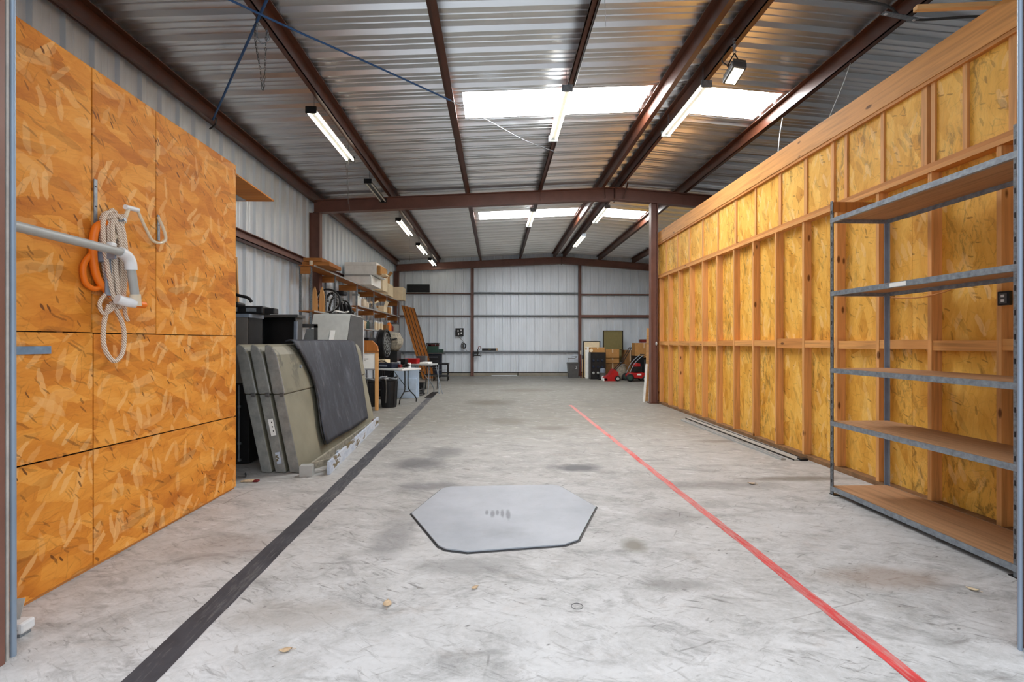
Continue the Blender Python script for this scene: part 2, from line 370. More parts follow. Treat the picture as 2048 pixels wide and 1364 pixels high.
def lathe(bm, prof, n=20, mat=None):
    t = bmesh.new(); rings = []
    for r, z in prof:
        rings.append([t.verts.new((r * math.cos(2 * PI * j / n), r * math.sin(2 * PI * j / n), z)) for j in range(n)])
    for A, B in zip(rings, rings[1:]):
        for j in range(n): t.faces.new((A[j], A[(j + 1) % n], B[(j + 1) % n], B[j]))
    t.faces.new(rings[0][::-1]); t.faces.new(rings[-1])
    if mat: t.transform(mat)
    _join(bm, t)
def bar(bm, a, b, w, h, up=(0, 0, 1)):
    a, b = Vector(a), Vector(b); d = b - a; L = d.length; d.normalize(); up = Vector(up)
    if abs(d.dot(up)) > .99: up = Vector((0, 1, 0))
    s = d.cross(up).normalized(); u = s.cross(d)
    t = bmesh.new(); bmesh.ops.create_cube(t, size=1.0)
    mt = Matrix((s * w, d * L, u * h)).transposed().to_4x4(); mt.translation = (a + b) / 2
    t.transform(mt); _join(bm, t)
def obj(name, bm, mat, parent=None, smooth=False):
    bmesh.ops.recalc_face_normals(bm, faces=bm.faces[:])
    me = bpy.data.meshes.new(name); bm.to_mesh(me); bm.free()
    for mm in (mat if isinstance(mat, (list, tuple)) else [mat]): me.materials.append(M[mm] if isinstance(mm, str) else mm)
    if smooth:
        for p in me.polygons: p.use_smooth = True
        try: me.set_sharp_from_angle(angle=R(40))
        except Exception: pass
    o = bpy.data.objects.new(name, me); COL.objects.link(o)
    if parent: o.parent = parent
    return o
def inst(name, me, parent, loc=(0, 0, 0), rot=(0, 0, 0)):
    o = bpy.data.objects.new(name, me); COL.objects.link(o); o.parent = parent; o.location = loc; o.rotation_euler = rot
    return o
def tag(o, label, cat, group=None, kind=None):
    o['label'] = label; o['category'] = cat
    if group: o['group'] = group
    if kind: o['kind'] = kind
    return o
def thing(name, label, cat, loc=(0, 0, 0), rz=0.0, group=None, kind=None):
    o = bpy.data.objects.new(name, None); COL.objects.link(o); o.empty_display_size = .1
    o.location = loc; o.rotation_euler = (0, 0, rz)
    return tag(o, label, cat, group, kind)
def struct(name, label, cat, loc=(0, 0, 0)): return thing(name, label, cat, loc, 0, None, 'structure')
def dup(root, loc, rz=None, label=None, group=None):
    r = root.copy(); COL.objects.link(r); r.location = loc
    if rz is not None: r.rotation_euler = (0, 0, rz)
    if label: r['label'] = label
    if group: r['group'] = group
    for ch in list(root.children):
        c = ch.copy(); COL.objects.link(c); c.parent = r
        for g in ch.children:
            d = g.copy(); COL.objects.link(d); d.parent = c
    return r
def B(*boxes, bev=0.0):
    bm = bm_()
    for a, b in boxes: bx(bm, a, b, bev)
    return bm
def T(pts, r, n=8, closed=False, sm=0):
    bm = bm_(); tube(bm, smooth_path(pts, sm) if sm else pts, r, n, closed); return bm

# ------------------------------------------------------------------ setting: floor
FY, BY, LX, RX = 2.30, 21.6, -4.5, 7.8
bm = bm_(); bx(bm, (-14, -14, -.15), (14, 23, 0))
fl = tag(obj('floor', bm, 'floor'), 'worn grey concrete floor with stains and scuffs', 'floor', None, 'structure')
def stripe(pts, w, mat, label):
    bm = bm_(); prev = None
    L = []
    for i, (x, y) in enumerate(pts):
        jx = random.uniform(-.006, .006)
        L.append((bm.verts.new((x - w / 2 + jx, y, .0012)), bm.verts.new((x + w / 2 + jx, y, .0012))))
    for a, b in zip(L, L[1:]): bm.faces.new((a[0], a[1], b[1], b[0]))
    o = obj('painted_line', bm, mat, fl); o['label'] = label
    return o
N = 60
stripe([(-1.575 - (y - 2.15) * .0185, y) for y in [1.4 + i * (13.8 - 1.4) / N for i in range(N + 1)]], .155, 'black_line', 'black painted line')
stripe([(1.862 - (y - 2.1) * .0105, y) for y in [1.4 + i * (11.45 - 1.4) / N for i in range(N + 1)]], .075, 'red_line', 'red painted line')
bm = bm_(); prism(bm, [(-1.93, 13.0), (-1.73, 13.0), (-1.72, 14.6), (-1.92, 14.6)], 2, .0, .002)
obj('painted_line', bm, 'blackm', fl)['label'] = 'dark strip at the end of the black line'

# ------------------------------------------------------------------ setting: roof
def zp(x): return 5.27 - .053 * (2.9 - x) if x < 2.9 else 5.27 - .075 * (x - 2.9)   # underside of the purlins
def zr(x): return zp(x) + .252                                                        # underside of the sheets
ceiling = struct('ceiling', 'corrugated metal roof underside on maroon purlins', 'ceiling')
def profile(P, k, base, top, h, minor, mh):
    """flat pan, one steep rib in the middle of each period and two small stiffeners"""
    pts = []
    for i in range(k):
        o = i * P; c = P / 2
        for q in (P * .13, None, P * .87):
            if q is None: pts += [(o + c - base / 2, 0), (o + c - top / 2, h), (o + c + top / 2, h), (o + c + base / 2, 0)]
            else: pts += [(o + q - minor, 0), (o + q - minor * .6, mh), (o + q + minor * .6, mh), (o + q + minor, 0)]
    return [(0, 0)] + pts + [(k * P, 0)]
PR = profile(.43, 2, .105, .035, -.05, .016, -.011)
def roof_mesh(x0, x1):
    bm = bm_(); A = []; Bv = []
    for u, h in PR:
        A.append(bm.verts.new((x0, u, zr(x0) + h))); Bv.append(bm.verts.new((x1, u, zr(x1) + h)))
    for i in range(len(PR) - 1): bm.faces.new((A[i], Bv[i], Bv[i + 1], A[i + 1]))
    me = bpy.data.meshes.new('roof_sheet'); bm.to_mesh(me); bm.free(); me.materials.append(M['roof']); return me
full = [roof_mesh(LX - .1, 2.9), roof_mesh(2.9, RX + .1)]
sky = [roof_mesh(LX - .1, -.52), roof_mesh(2.45, 2.9), roof_mesh(2.9, 3.26), roof_mesh(4.5, RX + .1)]
row0 = 7.46 - .86 * 6
for i in range(23):
    for me in (sky if i in (6, 14) else full): inst('roof_sheet', me, ceiling, (0, row0 + .86 * i, 0))
for y0 in (7.46, 7.46 + .86 * 8):
    for a, b in ((-.52, 2.45), (3.26, 4.5)):
        bm = bm_(); v = [bm.verts.new(p) for p in ((a, y0, zr(a)), (b, y0, zr(b)), (b, y0 + .86, zr(b)), (a, y0 + .86, zr(a)))]
        bm.faces.new(v); g = bmesh.ops.extrude_face_region(bm, geom=bm.faces[:])
        bmesh.ops.translate(bm, vec=(0, 0, .004), verts=[e for e in g['geom'] if isinstance(e, bmesh.types.BMVert)])
        obj('skylight_panel', bm, 'skin', ceiling)['label'] = 'white translucent skylight panel'
def purlin(x, flip=1, w=.075, d=.2):
    z = zp(x); bm = bm_(); t = .012
    bx(bm, (x, row0, z), (x + w * flip, BY, z + t)); bx(bm, (x, row0, z), (x + t * flip, BY, z + d))
    bx(bm, (x, row0, z + d - t), (x - w * flip, BY, z + d)); bx(bm, (x + w * flip - t * flip, row0, z), (x + w * flip, BY, z + .025))
    return obj('purlin', bm, 'maroon2', ceiling)
for x, f in ((-2.5, -1), (-.70, 1), (1.10, -1), (2.56, 1), (2.99, 1), (4.58, 1), (6.1, 1)): purlin(x, f, .075)
# ridge sheet strip under the two ridge purlins
def eave(x, s):
    bm = bm_(); z = 4.84
    bx(bm, (x - .02 * s, row0, z), (x + .08 * s, BY, z + .014)); bx(bm, (x + .0 * s, row0, z), (x + .014 * s, BY, z + .24))
    bx(bm, (x, row0, z + .226), (x + .1 * s, BY, z + .24)); bx(bm, (x - .0 * s, row0, z + .01), (x + .04 * s, BY, z + .05))
    obj('eave_strut', bm, 'maroon2', ceiling)
eave(-4.36, 1); eave(RX - .14, -1)

# ------------------------------------------------------------------ setting: corrugated walls
PW = profile(.36, 3, .075, .05, -.048, .014, -.004)
def wall_mesh(h0, h1, slope=0.0):
    bm = bm_(); A = []; Bv = []
    for u, h in PW:
        A.append(bm.verts.new((u, h, h0))); Bv.append(bm.verts.new((u, h, h1 + slope * u)))
    for i in range(len(PW) - 1): bm.faces.new((A[i], A[i + 1], Bv[i + 1], Bv[i]))
    me = bpy.data.meshes.new('wall_sheet'); bm.to_mesh(me); bm.free(); me.materials.append(M['wallm']); return me
wl = struct('wall_left', 'left outer wall of vertical ribbed metal sheets', 'wall')
m1 = wall_mesh(0, 5.2)
for i in range(19):
    o = inst('wall_sheet', m1, wl, (LX, FY - .9 + 1.08 * i, 0), (0, 0, PI / 2))
wr = struct('wall_right', 'right outer wall of ribbed metal sheets beyond the partition', 'wall')
for i in range(19): inst('wall_sheet', m1, wr, (RX, FY - .9 + 1.08 * (i + 1), 0), (0, 0, -PI / 2))
wb = struct('wall_back', 'back end wall of pale vertical ribbed metal sheets', 'wall')
for i in range(12):
    x0 = LX - .05 + 1.08 * i
    if x0 > RX: break
    inst('wall_sheet', wall_mesh(.13, zr(max(min(x0, 7.8), -4.5)), (zr(x0 + 1.08) - zr(x0)) / 1.08), wb, (x0, BY, 0))
obj('curb', B(((LX, BY - .18, 0), (-1.1, BY + .1, .12)), ((-1.0, BY - .18, .035), (1.0, BY + .1, .12)), ((-1.0, BY - .18, 0), (-.2, BY + .1, .036)), ((.95, BY - .18, 0), (3.66, BY + .1, .12)), ((3.78, BY - .18, 0), (RX, BY + .1, .12))), 'curb', wb)
obj('base_rail', B(((LX, BY - .05, .12), (RX, BY + .02, .16))), 'blackm', wb)
for x0, x1, z, h, mt in ((-4.3, -1.1, 3.62, .05, 'maroon'), (-4.3, -1.1, 2.63, .05, 'maroon'), (-4.3, -1.1, 1.03, .07, 'girt'),
                     (-.98, 3.66, 3.64, .07, 'girt'), (-.98, 3.66, 2.63, .07, 'girt'), (-.98, 3.66, 1.03, .08, 'girt'),
                     (3.78, RX, 3.59, .06, 'maroon'), (3.78, RX, 2.58, .13, 'maroon')):
    bm = bm_(); bx(bm, (x0, BY - .175, z), (x1, BY - .05, z + .012)); bx(bm, (x0, BY - .175, z), (x1, BY - .163, z + h)); bx(bm, (x0, BY - .062, z), (x1, BY - .05, z + h))
    obj('girt', bm, mt, wb)
for y0, y1 in ((FY, 11.62), (11.78, 21.4)):
    for z in (3.24, 1.25):
        g0 = LX + .05; bm = bm_(); bx(bm, (g0, y0, z), (g0 + .16, y1, z + .014)); bx(bm, (g0 + .146, y0, z), (g0 + .16, y1, z + .075)); bx(bm, (g0, y0, z), (g0 + .014, y1, z + .2))
        bx(bm, (g0, y0, z + .19), (g0 + .07, y1, z + .204))
        obj('girt', bm, 'maroon', wl)
# front wall with the big doorway the picture is taken through
wf = struct('wall_front', 'front wall around the wide doorway', 'wall')
DX0, DX1, DZ = -2.285, 2.545, 4.9
obj('front_panel', B(((LX - .1, FY - .12, 0), (DX0 - .03, FY, 5.6)), ((DX1 + .03, FY - .12, 0), (RX + .1, FY, 5.7)), ((DX0 - .03, FY - .12, DZ), (DX1 + .03, FY, 5.7))), 'wallm', wf)
tr = struct('trim_1', 'blue grey and maroon steel jamb at the left edge of the doorway', 'door jamb')
obj('jamb_post', B(((DX0 - .12, FY - .14, 0), (DX0, FY + .03, DZ)), bev=.003), 'maroon', tr)
obj('jamb_strip', B(((DX0 - .05, FY + .045, 0), (DX0 - .011, FY + .06, DZ)), bev=.002), 'strip', tr)
obj('edge_tube', T([(DX0 - .021, FY + .088, 0.0), (DX0 - .028, FY + .088, DZ)], .0125, 14), 'jamb', tr, True)
tr = struct('trim_2', 'blue grey steel jamb at the right edge of the doorway', 'door jamb')
obj('jamb_post', B(((DX1 + .03, FY - .14, 0), (DX1 + .12, FY + .01, DZ)), bev=.004), 'maroon', tr)
obj('edge_tube', T([(DX1 + .007, FY - .028, 0.0), (DX1 + .007, FY - .028, DZ)], .0095, 14), 'jamb', tr, True)
obj('jamb_strip', B(((DX1 + .018, FY - .06, 0), (DX1 + .04, FY - .04, DZ)), bev=.003), 'jamb', tr)

# ------------------------------------------------------------------ setting: portal frames
def beam_poly(x0, x1, y, label, name='beam', dep=.3):
    b = struct(name, label, 'beam')
    xs = [x0, 2.9, x1]
    for i in range(2):
        a, c = xs[i], xs[i + 1]; za, zc = zp(a), zp(c); t = .016
        bm = bm_()
        prism(bm, [(a, za - dep), (c, zc - dep), (c, zc), (a, za)], 1, y - .008, y + .008)
        obj('web', bm, 'maroon', b)
        bm = bm_(); prism(bm, [(a, za - t), (c, zc - t), (c, zc), (a, za)], 1, y - .085, y + .085); obj('top_flange', bm, 'maroon', b)
        bm = bm_(); prism(bm, [(a, za - dep), (c, zc - dep), (c, zc - dep + t), (a, za - dep + t)], 1, y - .085, y + .085); obj('bottom_flange', bm, 'maroon', b)
    obj('splice_plate', B(((2.885, y - .08, zp(2.9) - dep - .03), (2.915, y + .08, zp(2.9)))), 'maroon2', b)
    return b
YB = 11.75
b1 = beam_poly(-4.36, RX - .15, YB, 'maroon steel rafter beam crossing the middle of the hall')
b2 = beam_poly(-4.36, RX - .15, BY - .25, 'maroon steel rafter beam along the back end wall')
for x, dx in ((1.05, .03), (2.62, .04), (3.2, -.09)):
    bm = bm_(); bar(bm, (x, YB - .1, zp(x) + .12), (x + dx, YB - .09, zp(x) - .26), .012, .03); obj('flange_brace', bm, 'maroon2', b1)
def hcol(x0, x1, y, zt, label):
    c = struct('column', label, 'column'); t = .014
    obj('web', B(((x0, y - .006, 0), (x1, y + .006, zt))), 'maroon', c)
    obj('inner_flange', B(((x1 - t, y - .085, 0), (x1, y + .085, zt))), 'maroon', c)
    obj('outer_flange', B(((x0, y - .085, 0), (x0 + t, y + .085, zt))), 'maroon', c)
    obj('base_plate', B(((x0 - .04, y - .11, 0), (x1 + .04, y + .11, .014))), 'maroon2', c)
    return c
hcol(-4.47, -4.2, YB, 4.6, 'maroon steel wall column under the left end of the middle beam')
hcol(3.78, 3.95, YB, 4.9, 'maroon steel post at the far end of the stud partition')
hcol(-4.47, -4.25, BY - .25, 4.6, 'maroon corner column at the left end of the back wall')
hcol(-1.11, -.98, BY - .22, 4.77, 'maroon back wall column left of the centre bay, vise fixed to it')
hcol(3.66, 3.78, BY - .22, 4.92, 'maroon back wall column behind the grey rubbish bin')
hcol(RX - .4, RX - .15, YB, 4.7, 'maroon wall column hidden behind the partition')

# ------------------------------------------------------------------ left OSB partition
pl = struct('wall_inner_left', 'orange strand board partition on the left with rope and pipe on it', 'wall')
XP = -2.665
ys = [2.42, 3.278, 3.88, 5.05]
def lower(y): return .804 + (y - 2.74) / (5.05 - 2.74) * -.063
g = .005
def osbp(poly): obj('strand_board', prism_b(poly), 'osb', pl)
def prism_b(poly):
    bm = bm_(); prism(bm, poly, 0, XP - .012, XP + random.uniform(0, .003)); return bm
for a, b in zip(ys, ys[1:]): osbp([(a + g, 1.563), (b - g, 1.565), (b - g, 3.31), (a + g, 3.312)])
for a, b in ((2.42, 3.29), (3.29, 5.05)):
    osbp([(a + g, lower(a) + g), (b - g, lower(b) + g), (b - g, 1.5635 - g), (a + g, 1.5605 - g)])
    osbp([(a + g, .022), (b - g, .022), (b - g, lower(b) - g), (a + g, lower(a) - g)])
for y in (2.45, 3.06, 3.67, 4.28, 5.02):
    obj('stud', B(((XP - .105, y - .02, .04), (XP - .014, y + .02, 3.27))), 'stud', pl)
obj('bottom_plate', B(((XP - .105, 2.42, 0), (XP - .014, 5.04, .04))), 'plate', pl)
obj('top_plate', B(((XP - .105, 2.42, 3.27), (XP - .014, 5.04, 3.31))), 'plate', pl)
obj('backing', B(((XP - .125, 2.42, .04), (XP - .107, 5.045, 3.3))), 'black', pl)
t = thing('ledge_board', 'strand board laid flat on top behind the far end of the left partition', 'board', (-3.6, 5.4, 3.375))
bm = bm_(); prism(bm, [(-.68, -1.3), (.76, -1.3), (.64, 1.16), (-.68, 1.16)], 2, .0, .016); obj('board', bm, 'osb', t)
obj('bearer', B(((-.66, -1.25, -.07), (-.6, 1.1, 0))), 'studh', t)
obj('foil_lining', B(((-.6, .15, -.008), (.3, 1.1, -.001))), 'lgrey', t)
# far leg of the ledge: a post from floor hidden behind the partition
obj('leg', B(((-.66, 1.02, -3.375), (-.6, 1.08, -.07))), 'stud', t); obj('leg', B(((-.66, -1.2, -3.375), (-.6, -1.14, -.07))), 'stud', t)

# ------------------------------------------------------------------ right stud partition
pr_ = struct('wall_inner_right', 'stud partition of orange timber backed with yellow strand board', 'wall')
XR = 3.97; D = .10; Y0, Y1 = 2.42, 11.95
ys = []
y = 11.62
ys = [11.90, 11.62]
while y > 3.2: y -= .610; ys.append(y)
ys.append(2.46)
stud_me = None
rs = random.Random(3)
for i, y in enumerate(ys):
    dx = rs.uniform(-.003, .003)
    o = obj('stud', B(((XR + dx, y - .02, .05), (XR + D, y + .02, 3.05))), 'stud', pr_)
sy = sorted(ys)
for i, (a, b) in enumerate(zip(sy, sy[1:])):
    if b - a < .4: continue
    z = 1.475 + rs.uniform(-.008, .008); big = .03 if abs(b - 6.12) < .4 or abs(b-8.5)<.3 else 0
    hh = .045 + (.02 if i in (6,) else 0)
    o = obj('blocking', B(((XR + .004 + rs.uniform(0, .006), a + .021, z - hh), (XR + D, b - .021, z + hh))), 'studh' if i not in (6, 9) else 'plate', pr_)
edges = [2.42, 3.38, 4.60, 5.82, 7.04, 8.26, 9.48, 10.70, 11.92]
for a, b in zip(edges, edges[1:]):
    obj('strand_board', B(((XR + D + .001, a + .002, .05), (XR + D + .013, b - .002, 3.05))), 'osb2', pr_)
obj('bottom_plate', B(((XR - .002, Y0, 0), (XR + D, Y1, .05))), 'dirty', pr_)
obj('top_plate', B(((XR - .012, Y0, 3.05), (XR + D, Y1, 3.092))), 'studh', pr_)
obj('top_plate', B(((XR - .004, Y0, 3.094), (XR + D, Y1, 3.134))), 'plate', pr_)
# upper band: cripple studs nearly flush with strand board
cr = [2.50, 3.42, 3.60, 3.98, 4.28, 4.37, 4.86, 5.38, 5.60, 6.10, 6.66, 7.30, 7.92, 8.56, 9.2, 9.85, 10.5, 11.2, 11.90]
for y in cr:
    w = rs.choice((.02, .02, .028)); obj('cripple_stud', B(((XR + .012, y - w, 3.135), (XR + D, y + w, 3.90))), 'stud', pr_)
ce = [2.42] + [c for c in cr[1:] if True]
for a, b in zip(ce, ce[1:]):
    if b - a < .1: continue
    obj('strand_board', B(((XR + .026 + rs.uniform(0, .012), a + .022, 3.135), (XR + .05, b - .022, 3.90))), 'osb2', pr_)
obj('rim_board', B(((XR - .02, Y0, 3.90), (XR + D, Y1, 4.17)), bev=.004), 'studh', pr_)
obj('rim_board', B(((XR - .012, Y0, 3.865), (XR + D - .02, Y1, 3.898))), 'plate', pr_)
obj('end_stud', B(((XR - .0, Y1 - .001, 0), (XR + D, Y1 + .04, 4.17))), 'stud', pr_)
rw = struct('wall_inner_added', 'unseen return of the stud partition, added to darken the storage room and roof on the right', 'wall')  # out of view, added to keep light from the right room and roof
for k in range(6):
    x0 = XR + D + .02 + .61 * k
    obj('stud', B(((x0, Y1 - .11, .05), (x0 + .04, Y1 - .014, 4.17))), 'stud', rw)
    obj('strand_board', B(((x0, Y1 - .012, .0), (x0 + .6, Y1, 4.17))), 'osb2', rw)
# outlet box on the stud behind the rack, cable draped between studs
t = thing('outlet_box', 'small dark outlet box on the stud near the right jamb', 'outlet', (XR, 3.63, 1.84))
bm = bm_(); bx(bm, (-.03, -.045, -.055), (-.001, .045, .055), .004); obj('box', bm, 'black', t)
obj('face_plate', B(((-.034, -.03, -.04), (-.03, .03, .04))), 'dgrey', t); obj('socket', B(((-.037, -.012, .008), (-.034, .012, .028)), ((-.037, -.012, -.028), (-.034, .012, -.008))), 'white', t)
tag(obj('cable', T([(XR + .06, 5.0, 1.98), (XR + .03, 4.6, 1.93), (XR - .005, 4.33, 1.92), (XR + .03, 4.1, 1.97), (XR + .06, 4.0, 2.08)], .006, 6, sm=6), 'plate'), 'thin brown cable draped across the studs behind the steel rack', 'cable')
t = thing('door_hasp', 'small white metal latch on the end stud beside the maroon post', 'latch', (XR - .021, 11.7, 1.47))
obj('plate', B(((-.006, -.03, -.07), (.0, .03, .07))), 'white', t); bm = bm_(); tube(bm, [(-.03, .035 * math.cos(a), .035 * math.sin(a) - .01) for a in [2 * PI * k / 12 for k in range(12)]], .012, 6, True); obj('ring', bm, 'white', t)

# ------------------------------------------------------------------ right steel rack
t = thing('steel_rack', 'grey steel rack with five brown decks against the right partition', 'shelving', (3.3, 2.945, 0))
DW, DL, PH = .58, 1.725, 2.885
def post(x, y, sx, sy_, mt):
    bm = bm_(); w = .034; k = .004
    bx(bm, (x, y, .0), (x + w * sx, y + k * sy_, PH)); bx(bm, (x, y, .0), (x + k * sx, y + w * sy_, PH))
    p = obj('post', bm, mt, t)
    h = bm_()
    for i in range(18):
        z = .12 + i * .155
        bx(h, (x - .0012 * sx, y + .018 * sy_, z), (x + .001 * sx, y + .028 * sy_, z + .035)); bx(h, (x + .018 * sx, y - .0012 * sy_, z), (x + .028 * sx, y + .001 * sy_, z + .035))
    ho = obj('slot', h, 'blackm', p); ho['kind'] = 'stuff'
    obj('foot', B(((x - .006 * sx, y - .006 * sy_, 0), (x + .06 * sx, y + .06 * sy_, .006))), 'blackm', p)
post(0, 0, 1, 1, 'zincdark'); post(0, DL, 1, -1, 'zincdark'); post(DW, 0, -1, 1, 'bluegrey'); post(DW, DL, -1, -1, 'bluegrey')
for z in (.085, .725, 1.245, 2.0, 2.72):
    d = obj('deck', B(((.012, .01, z - .012), (DW - .012, DL - .01, z)), bev=.002), 'deck', t)
    k = .042
    for a, b in (((-.002, 0, z - k - .006), (.008, DL, z - .004)), ((DW - .008, 0, z - k - .006), (DW + .002, DL, z - .004)), ((0, -.002, z - k - .006), (DW, .008, z - .004)), ((0, DL - .008, z - k - .006), (DW, DL + .002, z - .004))):
        obj('edge_beam', B((a, b)), 'zinc', d)
    obj('lip', B(((.002, .01, z - k - .006), (.03, DL - .01, z - k - .003))), 'zinc', d)
obj('end_board', B(((.02, DL - .02, 2.78), (DW - .02, DL - .004, 2.88))), 'brown', t)
obj('label_tape', B(((-.004, .84, 1.957), (-.0021, 1.0, 1.992))), 'whitep', t)

# ------------------------------------------------------------------ strips lying along the right wall
t = thing('metal_trim_strip', 'dark edged grey metal strip lying by the right partition foot', 'metal strip', (3.77, 6.0, 0))
bm = bm_(); prism(bm, [(.0, .0), (-.06, 3.35), (.05, 3.35), (.15, .02)], 2, .001, .012); obj('flat', bm, 'lgrey', t)
bm = bm_(); bar(bm, (.0, 0, .01), (-.06, 3.35, .01), .008, .018); bar(bm, (.15, .02, .01), (.05, 3.35, .01), .008, .02); obj('upturned_edge', bm, 'blackm', t)
obj('crumpled_end', B(((.07, -.03, .002), (.17, .05, .03)), bev=.008), 'blackm', t)
t = thing('metal_trim_strip', 'pale channel strip lying just outside the dark edged one', 'metal strip', (3.56, 6.02, 0))
bm = bm_(); bar(bm, (.085, 0, .012), (.0, 3.1, .012), .06, .024); obj('channel', bm, 'lgrey', t)
bm = bm_(); bar(bm, (.085, .01, .026), (.0, 3.09, .026), .02, .006); obj('ridge', bm, 'zinc', t)

# ------------------------------------------------------------------ hexagonal floor plate
hexp = [(-.735, 4.235), (-.55, 4.93), (-.47, 5.0), (.58, 5.03), (.66, 4.98), (.905, 4.35), (.62, 3.63), (.50, 3.545), (-.20, 3.45), (-.36, 3.50), (-.42, 3.56)]
t = thing('floor_plate', 'pale grey six sided plate with five finger smudges on the concrete', 'floor plate', (0, 0, 0))
bm = bm_(); prism(bm, hexp, 2, .003, .012); obj('plate', bm, 'platem', t)
bm = bm_(); cx, cy = .06, 4.26
prism(bm, [(cx + (x - cx) * 1.02, cy + (y - cy) * 1.032) for x, y in hexp], 2, .0004, .0022); obj('gasket', bm, 'black', t)
tag(obj('metal_ring', T([(.46 + .032 * math.cos(a), 2.73 + .032 * math.sin(a), .001) for a in [2 * PI * k / 20 for k in range(20)]], .0018, 6, True), 'dgrey'), 'thin round ring set in the floor in front of the plate', 'ring')

# ------------------------------------------------------------------ ceiling lights
def strip_light(x, y0, y1, lit, label, cords=0):
    L = y1 - y0; z = zp(x) - .16
    t = thing('strip_light', label, 'light', (x, y0, z), 0, 'twin tube strip lights')
    bm = bm_(); prism(bm, [(-.075, .05), (-.04, .095), (.04, .095), (.075, .05), (.03, .035), (0, .055), (-.03, .035)], 1, 0, L); obj('housing', bm, 'lgrey' if lit else 'dgrey', t)
    for s in (-1, 1):
        obj('tube', T([(s * .055, .03, .022), (s * .055, L - .03, .022)], .015, 10), 'tube' if lit else 'tubeoff', t, True)
    for yy in (0, L): obj('end_cap', B(((-.08, yy - .012, .0), (.08, yy + .012, .1)), bev=.006), 'blackm' if not lit or x < -2 else 'zinc', t)
    for k in range(cords):
        q = L - .1 + .25 * k; obj('pull_cord', T([(-.02 - .06 * k, L - .05, .0), (-.03 - .06 * k, q, -.4), (-.01 - .05 * k, q, -.8 - .1 * k)], .0032, 5, sm=4), 'dgrey', t, True)
    for yy in (.12, L - .12):
        bm = bm_(); tube(bm, [(-.0, yy, .09), (.0, yy, .37)], .004, 6); obj('hanger', bm, 'zinc', t)
    return t
w = 'left row strip light '
strip_light(-2.68, 7.1, 9.0, True, 'lit strip light nearest the viewer on the left purlin', 2)
strip_light(-2.68, 10.2, 12.0 - .42, False, 'unlit dark strip light just before the middle beam at left')
strip_light(-2.68, 13.35, 15.3, True, 'lit strip light just beyond the middle beam on the left', 1)
strip_light(-2.68, 16.7, 18.5, True, 'lit strip light second beyond the middle beam on the left')
strip_light(-2.68, 19.7, 21.2, True, 'lit strip light closest to the back wall on the left')
strip_light(1.0, 6.75, 8.45, True, 'lit strip light under the purlin crossing the near skylight')
strip_light(1.0, 13.0, 14.75, True, 'lit strip light under the purlin crossing the far skylight')
strip_light(2.98, 6.75, 8.4, True, 'bright strip light under the ridge beside the near right skylight')
strip_light(3.0, 12.95, 14.6, True, 'bright strip light under the ridge beside the far right skylight')
strip_light(3.0, 16.4, 18.3, True, 'bright strip light under the ridge closest to the back wall')
# flood light on a chain
t = thing('flood_light', 'angled flood light hanging on a chain from the ridge purlin', 'light', (2.98, 5.95, 4.84))
rt = Euler((R(-18), R(8), 0)).to_matrix().to_4x4()
bm = bm_(); bx(bm, (-.09, -.14, -.02), (.09, .14, .08), .02)
for i in range(7): bx(bm, (-.08, -.13 + i * .04, .08), (.08, -.117 + i * .04, .11))
bm.transform(rt); obj('housing', bm, 'dgrey', t)
bm = bm_(); bx(bm, (-.06, -.11, -.03), (.06, .11, -.018)); bm.transform(rt); obj('lens', bm, 'lens', t)
bm = bm_(); tube(bm, [(-.09, 0, .1), (-.03, .0, .22), (.0, 0, .27)], .008); tube(bm, [(.09, 0, .1), (.03, 0, .22), (.0, 0, .27)], .008); obj('bracket', bm, 'blackm', t)
bm = bm_()
for k in range(5):
    a = k % 2
    tube(bm, [(.02 * math.cos(q) * (1 - a), .02 * math.cos(q) * a, .29 + k * .035 + .026 * math.sin(q)) for q in [2 * PI * j / 10 for j in range(10)]], .005, 5, True)
obj('chain', bm, 'zinc', t); obj('power_cable', T([(0, .05, .12), (-.12, .08, .22), (-.06, .04, .36), (.05, .1, .43)], .007, 6, sm=6), 'black', t)
# hanging chain at left
t = thing('hanging_chain', 'loose loop of thin chain hanging from the left purlin', 'chain', (-2.52, 5.25, 5.05))
def chain(bm, pts, pitch=.032):
    pts = smooth_path(pts, 10); acc = 0; k = 0
    for a, b in zip(pts, pts[1:]):
        acc += (b - a).length
        if acc >= pitch:
            acc = 0; d = (b - a).normalized(); s = d.orthogonal().normalized()
            if k % 2: s = d.cross(s)
            tube(bm, [b + d * .022 * math.cos(q) + s * .009 * math.sin(q) for q in [2 * PI * j / 8 for j in range(8)]], .0035, 4, True); k += 1
bm = bm_(); chain(bm, [(-.02, -.02, -.02), (-.05, 0, -.3), (-.0, .0, -.62), (.03, 0, -.86), (.05, 0, -.7), (.06, 0, -.45), (.07, 0, -.2)]); obj('links', bm, 'dgrey', t)
bm = bm_(); chain(bm, [(.07, 0, -.2), (.09, .0, -.31), (.03, 0, -.36), (-.03, 0, -.28), (-.02, 0, -.1)]); obj('upper_loop', bm, 'zinc', t)
bm = bm_(); tube(bm, smooth_path([(0, 0, .0), (.03, 0, -.05), (0, 0, -.1), (-.03, 0, -.05), (0, 0, .0)], 5), .007); obj('hook', bm, 'blackm', t)

